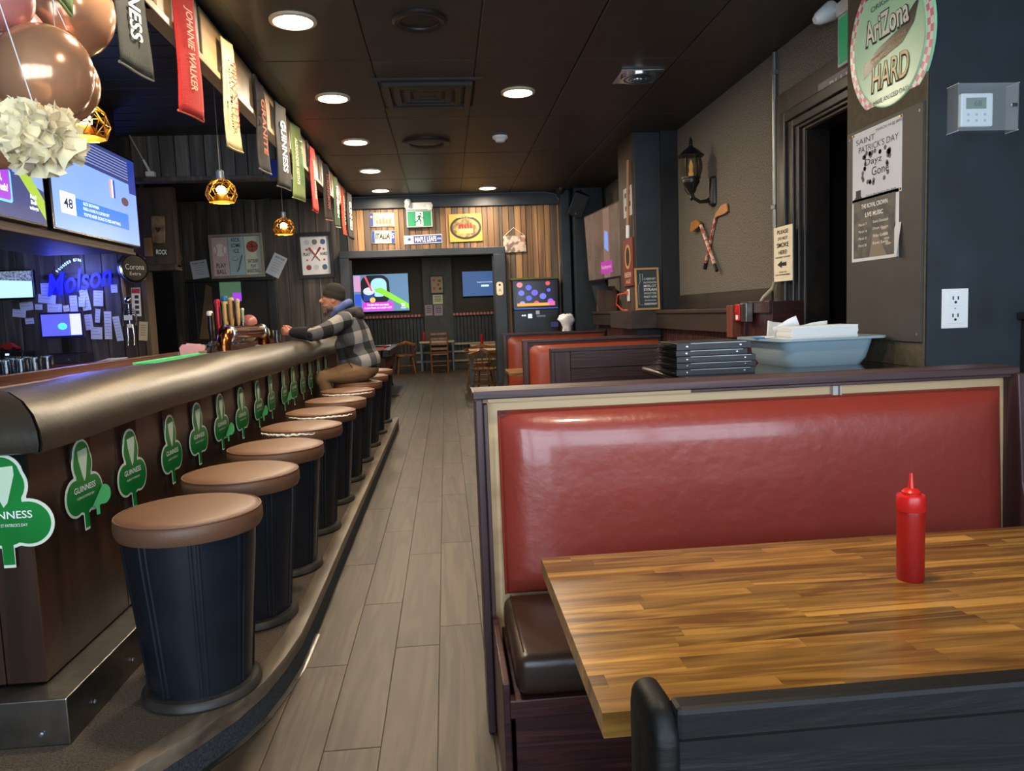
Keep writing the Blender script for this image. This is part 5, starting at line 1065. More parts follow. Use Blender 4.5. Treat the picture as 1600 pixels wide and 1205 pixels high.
# shelf with till equipment
t = thing('till_shelf', 'wooden shelf carrying the till on the wall behind the bar', 'shelf', (-3.4, 7.2, 1.06))
zs = at_y(7.05, 110, 569).z
MB().box(-4.4, -2.92, 7.02, 7.42, zs-.045, zs).build('board', wood('shelf_wood', '#5a3426', '#7a4a36', 0, .45, 10, 14), t, bevel=.004)
for x in (-4.15, -3.05): MB().prism([(7.40, zs-.045), (7.10, zs-.045), (7.40, zs-.28)], x, x+.03, 'yz').build('bracket', BLACK, t)
c, w, h = ony(7.12, (57, 489), (130, 527))
t = thing('till_monitor', 'till monitor with a glowing violet screen on the shelf', 'monitor', (c.x, 7.18, zs+.085))
o = put('screen_housing', MB().box(-w/2, w/2, -h/2, h/2, 0, .03).mesh('h', mat('violet_bezel', '#3a2a5c', .35), bevel=.004), t, (0, 0, c.z-zs-.085), (PI/2, 0, 0)); 
rect(o, 'screen', -w/2+.018, w/2-.018, -h/2+.02, h/2-.018, .0312, glow('violet_screen', '#4a4fd0', 1.1)); rect(o, 'side_list', w*.2, w/2-.02, -h/2+.025, h/2-.02, .0316, glow('list_white', '#b8bce8', 1)); MB().disc(w*.02, -h*.05, .04, .0316, 18, .03).build('logo_spot', glow('cyan_spot', '#40b8ff', 1.6), o, world=False)
MB().box(-.03, .03, 0, .04, 0, c.z-zs-.085-h/2+.02).build('stand', BLACK, t, world=False); MB().box(-.12, .12, -.05, .12, 0, .012).build('foot', BLACK, t, bevel=.004, world=False)
c, w, h = ony(7.04, (54, 549), (125, 563))
t = thing('cash_drawer', 'low black cash drawer under the till monitor', 'cash drawer', (c.x, 7.05, zs)); t.matrix_basis = Matrix.Translation((c.x-.02, 7.07, zs)); 
MB().box(-w/2, w/2, 0, .29, 0, .086).build('case', mat('drawer_violet', '#2d2a3c', .4), t, bevel=.004, world=False); MB().box(-w/2+.015, w/2-.015, -.006, .0, .01, .075).build('drawer_front', mat('drawer_front', '#3a3650', .4), t, bevel=.002, world=False); MB().lathe([(.012, 0), (.012, -.006)], 12, (w*.28, -.006, .04), 1).build('lock', CHROME, t, world=False)
t = thing('receipt_printer', 'black receipt printer at the end of the till shelf', 'printer', (at_y(7.05, 18, 565).x, 7.16, zs)); MB().box(-.1, .1, -.1, .1, 0, .13).build('case', BLACK, t, bevel=.012, world=False); MB().box(-.06, .06, -.106, -.1, .06, .09).build('paper_slot', GREYMETAL, t, world=False); rect_ = MB().box(-.05, -.02, -.104, -.1, .1, .115).build('status_light', glow('cyan_led', '#a0d8ff', 1.5), t, world=False)
P = at_y(7.16, 12, 526); t = thing('toy_car', 'small red toy car standing on the printer', 'toy car', (at_y(7.16, 14, 530).x, 7.16, zs+.13)); MB().prism([(-.08, .02), (.08, .02), (.085, .04), (.05, .05), (.03, .075), (-.04, .075), (-.06, .05), (-.085, .045)], -.03, .03, 'xz').build('body', mat('toy_red', '#b0322c', .3), t, bevel=.003, world=False)
for x in (-.05, .05):
    for y in (-.031, .024): MB().lathe([(.02, 0), (.02, .008)], 14, (x, y, .02), 1).build('wheel', BLACK, t, world=False)
P = at_y(7.1, 170, 553); t = thing('paper_pile', 'loose pile of receipts and pads at the end of the till shelf', 'papers', (P.x, 7.16, zs))
for k in range(5): put('sheet', MB().box(-.12+.02*k, .12, -.07, .07, 0, .006).mesh('sheet', (PAPER, PAPERW)[k % 2], bevel=.001, seg=1), t, (0, 0, .0065*k), (0, 0, .12*k-.2))
t = thing('hanging_rag', 'white rag hanging over the shelf edge behind the bar', 'rag', (at_y(7.01, 72, 570).x, 7.012, zs)); b = MB(); b.grid(lambda u, v: ((u-.5)*.09, -.012+.01*math.sin(u*8), .005-v*.09-.01*math.sin(u*5)), 8, 5); b.build('cloth', PAPER, t, smooth=True, world=False); MB().box(-.045, .045, -.012, .05, .001, .006).build('fold', PAPER, t, world=False)
t = thing('cardboard_box', 'open brown cardboard box below the till shelf', 'box', (at_y(7.2, 38, 590).x, 7.2, .78)); MB().box(-.12, .12, -.1, .1, 0, .2).build('carton', mat('cardboard', '#8c6c4a', .8), t, bevel=.002, world=False); MB().box(-.12, .12, -.16, -.1, .196, .2).build('flap', mat('cardboard', '#8c6c4a', .8), t, world=False)
t = thing('storage_cabinet', 'low black cabinet under the till shelf behind the bar', 'cabinet', (-3.5, 7.15, 0)); MB().box(-.9, .6, -.18, .2, 0, .78).build('body', BLACK, t, bevel=.004, world=False)
for x in (-.87, -.37, .13): MB().box(x, x+.46, -.196, -.18, .04, .74).build('door', CHAR, t, bevel=.003, world=False)
# round beer sign, skeleton ornament, price list, bat
t = thing('round_beer_sign', 'round black beer sign with silver rim beside the passage', 'sign', M=facing(at_y(7.16, 209, 419)+Vector((0, 0, 0)), 48)); R = .13
MB().lathe([(R, -.04), (R, .02), (R-.012, .028), (R-.02, .02), (.001, .02)], 40, caps=False).build('disc', BLACK, t, smooth=40, world=False); MB().lathe([(R+.003, .012), (R+.003, .024), (R-.008, .03)], 40, caps=False).build('rim', CHROME, t, smooth=40, world=False); text(t, 'Corona', 0, .01, .17, .05, .021, WHITEINK); text(t, 'Extra', 0, -.05, .1, .03, .021, WHITEINK); MB().box(.05, .09, -.02, .02, -.25, -.03).build('bracket', BLACK, t, world=False)
t = thing('skeleton_ornament', 'silver skeleton ornament hanging on the post behind the bar', 'ornament', at_y(7.30, 206, 540)); sk = at_y(7.30, 206, 464).z-at_y(7.30, 206, 541).z
MB().sph((0, 0, sk*.92), (sk*.075, sk*.07, sk*.085), 14, 10).build('skull', CHROME, t, smooth=True, world=False)
b = MB()
for q in range(5): b.tube([(-sk*.09*math.cos(u), -sk*.05*math.sin(u), sk*(.74-.045*q)) for u in [PI*k/8 for k in range(9)]], sk*.012, 5)
b.tube([(0, 0, sk*.84), (0, 0, sk*.42)], sk*.014, 6); o = b.build('ribcage', CHROME, t, smooth=60, world=False); o['kind'] = 'stuff'
for s in (-1, 1):
    MB().tube([(s*sk*.1, 0, sk*.77), (s*sk*.14, 0, sk*.58), (s*sk*.13, -.01, sk*.4)], sk*.018, 6).build('arm', CHROME, t, smooth=60, world=False); MB().tube([(s*sk*.05, 0, sk*.42), (s*sk*.06, 0, sk*.2), (s*sk*.06, -.02, 0)], sk*.02, 6).build('leg', CHROME, t, smooth=60, world=False)
MB().box(-sk*.08, sk*.08, -sk*.07, -sk*.06, sk*.52, sk*.62).build('name_plate', WHITE, t, world=False); MB().box(-sk*.05, sk*.05, -.02, .02, sk*.36, sk*.44).build('pelvis', PAPERW, t, bevel=.004, world=False); MB().tube([(0, 0, sk), (0, .08, sk*1.05)], .002, 5).build('hook', CHROME, t, world=False)
c, w, h = ony(7.37, (204, 450), (222, 494))
t = board('price_list', 'narrow red and white price list with dark picture squares', 'sign', facing(c, 0, -2), w, h, .004, PAPERW)
rect(t, 'red_header', -w*.46, w*.46, h*.3, h*.48, .0046, REDINK)
for k in range(4): rect(t, 'picture_square', -w*.15, w*.3, h*(.18-.18*k)-h*.06, h*(.18-.18*k)+.06*h, .0046, CHAR)
c, w, h = ony(7.36, (216, 503), (232, 532)); t = board('cream_menu_page', 'curled cream page pinned at the door post behind the bar', 'note', facing(c, 0, -6), w, h, .002, mat('aged_page', '#b8a888', .8), 'sheet', 0)
for q in range(5): rect(t, 'writing', -w*.3, w*.3, h*(.3-.13*q), h*(.3-.13*q)+.004, .0026, CHAR)
t = thing('baseball_bat', 'pale wooden bat hanging upright beside the round beer sign', 'bat', at_y(7.35, 196, 475)); p0, p1 = at_y(7.35, 196, 475), at_y(7.35, 189, 414); MB().tube([p0, p0.lerp(p1, .4), p0.lerp(p1, .9), p1], [.012, .017, .009, .012], 10).build('barrel', wood('bat_wood', '#8c6a42', '#b28b5c', 2, .5, 10, 12), t, smooth=60); MB().sph(p1, .014, 10, 6).build('knob', MATS['bat_wood'], t, smooth=True)
c, w, h = ony(7.29, (236, 338), (260, 380)); t = board('carved_wood_plaque', 'weathered carved wooden plaque on the header by the passage', 'plaque', facing(c, 0, -3), w, h, .02, mat('weathered_plaque', '#5a4632', .7, noise=(14, '#8a7050', .15)), 'slab', .006); MB().flat([(0, -.03), (.025, .005), (.015, .025), (0, .012), (-.015, .025), (-.025, .005)], .0206).build('heart_cutout', INK, t, world=False)
c, w, h = ony(7.29, (226, 372), (240, 401)); board('brown_wood_block', 'plain brown wood block on the header by the passage', 'block', facing(c, 0), w, h, .03, mat('block_brown', '#6b4a2e', .6, noise=(8, '#7d5a3a')), 'block', .003)
c, w, h = ony(7.29, (242, 389), (264, 399)); t = board('small_letter_sign', 'small dark sign with white block letters by the passage', 'sign', facing(c, 0, -5), w, h, .006, CHAR); text(t, 'ROCK', 0, 0, w*.8, h*.7, .0068, WHITEINK, bold=.02)
P = at_y(6.66, 235, 272); t = thing('ceiling_antenna', 'slim pale antenna with a small white box fixed to the bulkhead', 'antenna', P); MB().tube([at_y(6.66, 202, 211), at_y(6.66, 224, 250)], .006, 6).build('rod', mat('pale_rod', '#b8b4a8', .5), t); MB().tube([at_y(6.66, 224, 250), at_y(6.66, 235, 270)], .011, 6).build('sleeve', WHITE, t); MB().box(P.x-.035, P.x+.035, P.y-.02, P.y+.03, P.z-.02, P.z+.02).build('base_box', WHITE, t, bevel=.004)
P = at_y(6.67, 427, 262); t = thing('blue_pennant', 'small blue pennant hanging from the bulkhead ledge behind the towels', 'pennant', M=facing((P.x, 6.668, P.z), 0)); MB().prism([(-.06, .07), (.05, .06), (.045, -.06), (-.03, -.10)], 0, .004).build('cloth', mat('pennant_blue', '#24348c', .8), t, world=False); MB().tube([(-.06, .07, .002), (.05, .06, .002)], .005, 6).build('hem', BLUEINK, t, world=False)
# ------------------------------------------------------------------ framed posters on the dark boards
YD = YF-.03
c, w, h = ony(YD, (326, 367), (414, 433))
t = thing('triple_sports_poster', 'pale framed triple poster with baseball, hockey and basketball panels', 'picture', M=facing(c, 0, 1))
MB().box(-w/2+.01, w/2-.01, -h/2+.01, h/2-.01, 0, .012).build('mount', CHAR, t, world=False); frame(t, w, h, .03, .03, mat('driftwood_frame', '#8f877a', .6, noise=(12, '#a39a8c')))
pw = (w-.075)/3
for k, (cl, nm) in enumerate((('#d3bcc2', 'pink_panel'), ('#a9c4cc', 'blue_panel'), ('#cfd6c6', 'green_panel'))):
    x0 = -w/2+.034+k*(pw+.004); rect(t, nm, x0, x0+pw, -h/2+.034, h/2-.034, .0126, mat(nm, cl, .6))
    cx = x0+pw/2
    if k == 0:
        MB().disc(cx, h*.15, pw*.4, .0132, 28).build('baseball', WHITEINK, t, world=False)
        for s in (-1, 1): MB().tube([(cx+s*pw*(.42-.24*math.cos(a)), h*.15+pw*.36*math.sin(a), .0136) for a in [-1.1+.22*i for i in range(11)]], .0035, 4).build('stitching', REDINK, t, world=False)
        text(t, 'PLAY\nBALL', cx, -h*.27, pw*.62, h*.24, .0134, INK, bold=.01)
    if k == 1:
        text(t, 'KICK\nSOME\nICE', cx, h*.24, pw*.62, h*.34, .0134, INK, bold=.01); MB().tube([(cx-pw*.05, -h*.36, .0136), (cx+pw*.08, -h*.3, .0136), (cx+pw*.35, h*.02, .0136)], .006, 5).build('stick_print', INK, t, world=False); MB().disc(cx-pw*.12, -h*.06, pw*.2, .0134, 20, pw*.15).build('puck_print', mat('puck_line', '#5b6468', .6), t, world=False); MB().disc(cx-pw*.12, -h*.055, pw*.18, .0138, 20, pw*.12).build('puck_face', mat('blue_panel', '#a9c4cc', .6), t, world=False)
    if k == 2:
        MB().disc(cx, h*.2, pw*.37, .0132, 28).build('basketball', mat('ball_orange', '#a8503a', .6), t, world=False)
        for q in ((-1, 0, 1, 0), (0, -1, 0, 1), (-.7, .7, .7, -.3)): MB().tube([(cx+q[0]*pw*.36, h*.2+q[1]*pw*.36, .0136), (cx+q[2]*pw*.36, h*.2+q[3]*pw*.36, .0136)], .003, 4).build('ball_seam', INK, t, world=False)
        text(t, 'EAT.SLEEP.\nPLAY\nBASKETBALL.', cx, -h*.24, pw*.84, h*.3, .0134, INK, bold=.01)
c, w, h = ony(YD, (463, 364), (523, 434))
t = thing('framed_sports_poster', 'dark framed poster with crossed bats reading PLAY HARD', 'picture', M=facing(c, 0, 1))
MB().box(-w/2+.01, w/2-.01, -h/2+.01, h/2-.01, 0, .012).build('backing', CHAR, t, world=False); frame(t, w, h, .045, .035, mat('dark_frame', '#241f1e', .4)); rect(t, 'print_sheet', -w/2+.05, w/2-.05, -h/2+.05, h/2-.05, .0126, mat('poster_white', '#d9dbe0', .6))
for s in (-1, 1): MB().tube([(s*w*.12, -h*.12, .0136), (0, h*.0, .0136), (-s*w*.16, h*.17, .0136)], [.005, .009, .016], 6).build('bat_print', mat('bat_print', '#8a3f3a', .6), t, world=False)
MB().disc(0, h*.04, w*.1, .0134, 20).build('ball_print', WHITEINK, t, world=False); text(t, 'PLAY', -w*.24, h*.03, w*.2, h*.07, .0136, INK, bold=.02); text(t, 'HARD', w*.24, h*.03, w*.2, h*.07, .0136, INK, bold=.02)
for x, y in ((-.24, .13), (.24, .13), (-.24, -.1), (.24, -.1)): MB().flat([(x*w+(.022 if i % 2 == 0 else .009)*math.sin(i*PI/5), y*h+(.022 if i % 2 == 0 else .009)*math.cos(i*PI/5)) for i in range(10)], .0134).build('star_print', REDINK, t, world=False)
for x, y, cl in ((-.22, .29, '#b8bcc2'), (0, .29, '#6d7268'), (.23, .29, '#4a5c96'), (-.21, -.26, '#8a4038'), (0, -.26, '#b9c4cc'), (.24, -.26, '#4d6080')): MB().disc(x*w, y*h, w*.075, .0134, 12, h*.06).build('badge_print', mat('badge_'+cl[1:], cl, .6), t, world=False)
for (q, tl, lb, ttl) in (((295, 406, 329, 436), 7, 'handwritten call list tucked beside the pale framed triple poster', 'Last Call'), ((417, 396, 447, 434), -28, 'tilted typed notice tucked beside the pale framed triple poster', 'ACE-TAXI')):
    c, w, h = ony(YD-.008, q[:2], q[2:]); w *= .82; h *= .9
    t = board('wall_notice', lb, 'notice', facing(c, 0, tl), w, h, .001, mat('bluish_paper', '#c3cad6', .8), 'sheet', 0); text(t, ttl, 0, h*.36, w*.7, h*.09, .0016, INK, bold=.02)
    for k in range(5): rect(t, 'writing', -w*.3, w*(.3-.06*(k % 3)), h*(.2-.12*k), h*(.2-.12*k)+.006, .0016, mat('pale_ink', '#8a8fa4', .8))
# serving hatch below the posters
c, w, h = ony(YD, (300, 441), (430, 530))
t = thing('serving_hatch', 'dark framed serving hatch in the board wall behind the taps', 'hatch', M=facing((c.x, YD+.004, c.z), 0))
rect(t, 'recess_shade', -w/2, w/2, -h/2, h/2, .001, mat('hatch_shade', '#241f1c', .5)); MB().box(-w/2-.05, w/2+.05, h/2-.01, h/2+.029, 0, .12).build('head_ledge', BLACK, t, bevel=.004, world=False)  # flat dark sheet; the shade inside the hatch is its colour
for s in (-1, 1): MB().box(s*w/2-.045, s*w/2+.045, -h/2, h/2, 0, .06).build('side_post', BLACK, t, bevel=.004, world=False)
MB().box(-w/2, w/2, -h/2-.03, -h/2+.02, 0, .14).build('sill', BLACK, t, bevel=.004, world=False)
MB().flat([(-w*.46, -h*.45), (-w*.26, -h*.45), (-w*.26, h*.4), (-w*.33, h*.46)], .002).build('lit_board', mat('lit_tan_board', '#6e573c', .6), t, world=False)  # light falling inside the hatch is put into this tan colour
o = MB().rect(-w*.16, w*.11, h*.16, h*.48, .004).build('reflected_screen', glow('hatch_reflection', '#4a6a50', .5), t, world=False); rect(t, 'reflected_caption', -w*.0, w*.11, h*.16, h*.3, .006, glow('caption_violet', '#8a35b8', .9))  # television reflection in the hatch, drawn as flat glowing shapes
# ------------------------------------------------------------------ pool room
for x, y in ((-1.2, 13.5), (.6, 13.5), (-1.2, 17.5), (.8, 17.5)): downlight(x, y, 'added round downlight in the pool room ceiling, out of view')  # lamps added out of view to brighten the pool room
c, w, h = ony(19.92, (550, 429), (641, 486))
t = board('large_television', 'large television in the pool room showing a can and a green streak', 'television', facing((c.x, 19.98, c.z), 0), w, h, .06, BEZ, 'casing', .006)
rect(t, 'screen', -w/2+.02, w/2-.02, -h/2+.02, h/2-.02, .0612, glow('tv_slate', '#5f84a8', .7))
rect(t, 'pink_field', -w*.48, -w*.36, h*.05, h*.46, .062, glow('tv_pink', '#b88ab0', .9)); rect(t, 'blue_field', -w*.48, -w*.36, -h*.4, -h*.02, .062, glow('tv_blue', '#3050b8', .9))
MB().prism(rrect(-w*.36, w*.15, -h*.28, h*.46, .22), .0616, .062).build('car_window', glow('tv_dark', '#22262e', .6), t, world=False); MB().prism(rrect(-w*.18, w*.10, -h*.1, h*.38, .16), .062, .0626).build('window_view', glow('tv_sky', '#8fc0e4', 1), t, world=False)
MB().disc(-w*.22, h*.05, w*.1, .063, 20, h*.1).build('can_top', glow('tv_silver', '#b8c4d8', .9), t, world=False); rect(t, 'can_body', -w*.32, -w*.12, -h*.2, h*.03, .0628, glow('tv_canblue', '#24408c', .8)); MB().flat([(-w*.3, h*.45), (-w*.26, h*.45), (-w*.15, h*.05), (-w*.18, h*.05)], .0634).build('straw', glow('tv_red', '#c85060', .9), t, world=False)
MB().disc(-w*.16, -h*.18, w*.05, .0634, 16, h*.07).build('yellow_blur', glow('tv_yellow', '#d8b050', .9), t, world=False); MB().flat([(-w*.13, h*.1), (0, h*.14), (w*.48, -h*.3), (w*.48, -h*.44), (w*.1, -h*.12), (-w*.1, h*.04)], .0638).build('green_streak', glow('tv_green', '#7cc43c', .9), t, world=False)
rect(t, 'caption', -w*.34, w*.2, -h*.46, -h*.24, .0642, glow('tv_magenta', '#c030c0', 1)); text(t, 'The last thing you need,\nis your heart on a sugar rush!', -w*.07, -h*.35, w*.48, h*.15, .065, LIT, bold=.02); text(t, 'Red\nBull\nwings', w*.38, -h*.36, w*.09, h*.15, .065, LIT, bold=.02)
c, w, h = ony(19.92, (721, 424), (782, 462))
t = board('blue_television', 'television in the pool room showing a plain blue message screen', 'television', facing((c.x, 19.98, c.z), 0), w, h, .06, BEZ, 'casing', .006)
rect(t, 'screen', -w/2+.015, w/2-.015, -h/2+.015, h/2-.015, .0612, glow('tv_plain_blue', '#35517f', .8)); rect(t, 'message_button', 0, w*.2, -h*.12, -h*.05, .0618, glow('tv_button', '#a8d0e4', 1.1)); text(t, 'No signal from the selected input', w*.1, h*.05, w*.4, h*.04, .0618, LIT)
YQ = 19.85
c, w, h = ony(YQ, (671, 431), (694, 459)); t = board('framed_print', 'small framed print with red spots on the pool room pier', 'picture', facing(c, 0), w, h, .02, mat('dark_frame', '#241f1e', .4), 'frame', .003); rect(t, 'print_sheet', -w*.42, w*.42, -h*.44, h*.44, .0206, mat('old_print', '#a79b88', .6))
for x, y, cl in ((-.2, .25, '#b06058'), (.1, 0, '#a85838'), (-.2, -.2, '#b06058'), (.2, .2, '#5a6058'), (.22, -.22, '#4a4a48')): MB().disc(x*w, y*h, w*.1, .0212, 12).build('spot_print', mat('spot_'+cl[1:], cl, .6), t, world=False)
for q, cl, lb in (((676, 461, 692, 475), '#cdd6bc', 'pale green notice under the framed print in the pool room'), ((664, 477, 676, 493), '#a89cb0', 'lilac notice on the pool room pier, torn at its corner'), ((678, 477, 692, 493), '#a296ac', 'lilac notice with taped corners on the pool room pier')):
    c, w, h = ony(YQ, q[:2], q[2:]); t = board('pool_room_notice', lb, 'notice', facing(c, 0), w, h, .004, mat('notice_'+cl[1:], cl, .8), 'sheet', 0)
    for k in range(4): rect(t, 'writing', -w*.35, w*.35, h*(.3-.17*k), h*(.3-.17*k)+.015, .0046, CHAR)
for (p0, p1, lb) in (((548, 498), (662, 493), 'pink paper garland along the dado below the large television'), ((706, 492), (782, 488), 'pink paper garland along the dado below the blue television')):
    A = at_y(19.88, *p0); B = at_y(19.88, *p1); t = thing('paper_garland', lb, 'garland', A); n = int((B.x-A.x)/.09)
    rb = MB().box(A.x, B.x, 19.88, 19.884, A.z-.03, A.z+.05); rb.build('ribbon', mat('garland_dark', '#5a3038', .7), t)
    me = MB().lathe([(.036, 0), (.036, -.006)], 10, axis=1).mesh('rosette', mat('garland_pink', '#c08088', .7))
    for k in range(n): put('rosette', me, t, (WM[t].inverted() @ Vector((A.x+.05+k*.09, 19.878, A.z+.01))))
# pool table
t = thing('pool_table', 'dark framed pool table with red felt seen beyond the seated man', 'pool table', (-1.75, 14.6, 0))
MB().box(-.62, .62, -1.2, 1.2, .74, .79).build('felt_bed', mat('red_felt', '#8c2024', .95, sheen=.3), t, world=False)
for a in ((-.76, -.62, -1.34, 1.34), (.62, .76, -1.34, 1.34)): MB().box(a[0], a[1], a[2], a[3], .70, .83).build('side_rail', wood('pool_rail', '#1d1512', '#33241d', 1, .3, 9, 12, .1, coat=.3), t, bevel=.015, world=False)
for a in ((-1.34, -1.2), (1.2, 1.34)): MB().box(-.62, .62, a[0], a[1], .70, .83).build('end_rail', MATS['pool_rail'], t, bevel=.015, world=False)
MB().box(-.68, .68, -1.26, 1.26, .46, .74).build('apron', mat('pool_apron', '#4c1c1c', .4), t, bevel=.01, world=False)
for x in (-.55, .55):
    for y in (-1.1, 1.1): MB().lathe([(.08, 0), (.06, .06), (.05, .25), (.09, .42), (.09, .46)], 16, (x, y, 0)).build('leg', MATS['pool_rail'], t, smooth=40, world=False)
for x in (-.66, .66):
    for y in (-1.22, 0, 1.22): MB().lathe([(.06, .831), (.045, .836), (.04, .80)], 14, (x, y, 0), caps=False).build('pocket', BLACK, t, smooth=40, world=False)
for (x, y, cl, lb) in ((-1.35, 13.9, '#c86a2c', 'orange pool ball on the red felt'), (-1.22, 15.2, '#b02828', 'red pool ball on the red felt')):
    q = thing('pool_ball', lb, 'ball', (x, y, .79)); MB().sph((0, 0, .03), .03, 14, 10).build('ball', mat('ball_'+cl[1:], cl, .12), q, smooth=True, world=False); MB().disc(0, 0, .01, .0603, 12).build('number_spot', WHITEINK, q, world=False)
# chairs and tables
CHW = wood('honey_chair', '#5c3515', '#93602c', 2, .35, 10, 12, .1, coat=.2)
def captain(M, label):
    t = thing('captains_chair', label, 'chair', M=M, group='captains chairs')
    MB().prism(rrect(-.22, .22, -.2, .22, .08), .43, .465).build('seat', CHW, t, bevel=.006, world=False)
    for x, y in ((-.16, -.14), (.16, -.14), (-.16, .16), (.16, .16)): MB().tube([(x, y, .44), (x*1.35, y*1.4, 0)], [.016, .02], 8).build('leg', CHW, t, smooth=60, world=False)
    MB().tube([(-.2, -.18, .2), (.2, -.18, .2)], .01, 6).build('stretcher', CHW, t, world=False); MB().tube([(-.2, .2, .18), (.2, .2, .18)], .01, 6).build('stretcher', CHW, t, world=False)
    arc = [(.27*math.cos(a), -.02-.24*math.sin(a)) for a in [PI*k/14 for k in range(15)]]
    b = MB(); n = len(arc)
    vs = []
    for x, y in arc:
        k = math.hypot(x, y+.02); q = .045; ux, uy = x/k, (y+.02)/k
        for o_, z in ((0, .68), (q, .68), (q, .72), (0, .75)): vs.append((x+ux*o_*.6, y+uy*o_*.6, z+(.07 if abs(x) < .2 else 0)*(1-abs(x)/.2 if abs(x) < .2 else 0)))
    b.add(vs, [(i*4+j, i*4+(j+1) % 4, (i+1)*4+(j+1) % 4, (i+1)*4+j) for i in range(n-1) for j in range(4)]+[(0, 1, 2, 3), tuple((n-1)*4+j for j in (3, 2, 1, 0))]); b.build('arm_bow', CHW, t, smooth=40, world=False)
    for k in range(1, 14, 2): x, y = arc[k]; MB().tube([(x*.78, y*.78, .455), (x, y, .69)], .009, 6).build('spindle', CHW, t, smooth=60, world=False)
    return t
P = at_z(0, 634, 584); captain(Matrix.Translation((P.x, P.y, 0)) @ Matrix.Rotation(.2, 4, 'Z'), 'round backed captains chair between the pool table and the ladder back chair')
P = at_z(0, 760, 618); captain(Matrix.Translation((.66, 13.0, 0)) @ Matrix.Rotation(-.3, 4, 'Z'), 'round backed captains chair behind the right post of the opening')
captain(Matrix.Translation((.62, 14.6, 0)) @ Matrix.Rotation(2.9, 4, 'Z'), 'captains chair on the far side of the small table by the right post')
P = at_z(0, 688, 582)
t = thing('ladder_back_chair', 'honey coloured ladder back chair standing alone in the pool room', 'chair', (P.x, P.y, 0))
MB().box(-.21, .21, -.2, .2, .43, .465).build('seat', CHW, t, bevel=.008, world=False)
for s in (-1, 1):
    MB().tube([(s*.2, -.2, 0), (s*.2, -.18, .45), (s*.205, -.24, 1.0)], [.02, .02, .016], 8).build('back_post', CHW, t, smooth=60, world=False); MB().tube([(s*.19, .19, 0), (s*.19, .18, .44)], .019, 8).build('leg', CHW, t, smooth=60, world=False)
for z in (.56, .68, .80, .92): MB().box(-.2, .2, -.225-(z-.56)*.06, -.205-(z-.56)*.06, z, z+.06).build('slat', CHW, t, bevel=.006, world=False)
for z in (.18, .28): MB().tube([(-.19, -.19, z), (.19, -.19, z)], .01, 6).build('stretcher', CHW, t, world=False)
def small_table(x0, x1, y0, y1, label, col):
    t = thing('square_leg_table', label, 'table', ((x0+x1)/2, (y0+y1)/2, 0), group=None)
    MB().box(x0, x1, y0, y1, .71, .75).build('tabletop', col, t, bevel=.005)
    for x in (x0+.04, x1-.04):
        for y in (y0+.04, y1-.04): MB().box(x-.025, x+.025, y-.025, y+.025, 0, .71).build('leg', mat('grey_leg', '#5f6b74', .4, metal=.5), t, bevel=.003)
    return t
small_table(-.68, .2, 19.2, 19.75, 'pale topped table with grey square legs beside the ladder back chair', mat('pale_top', '#b7a98f', .4))
small_table(.40, 1.1, 13.4, 14.2, 'wooden topped table with grey square legs behind the right post', mat('tan_top', '#a5835a', .4))
small_table(.5, 1.2, 15.6, 16.3, 'small wooden topped table further along the right of the pool room', mat('tan_top', '#a5835a', .4))
P = at_z(.75, 661, 536); ketchup((P.x, 19.4, .75), 'red squeeze bottle on the pale topped table in the pool room', 1.15)
ketchup((.74, 15.85, .75), 'red squeeze bottle on the small table at the right of the pool room', 1.1)
# floor register
P = at_z(.0, 612, 626); t = thing('floor_register', 'flat metal floor register in the aisle beside the stools', 'floor vent', (P.x+.02, P.y+.7, 0)); MB().box(-.1, .1, -.16, .16, 0, .005).build('plate', mat('bronze_register', '#5a4a38', .4, metal=.6), t, bevel=.002, world=False)
for k in range(7): MB().box(-.08, .08, -.13+k*.04, -.115+k*.04, .005, .0065).build('slot', INK, t, world=False)
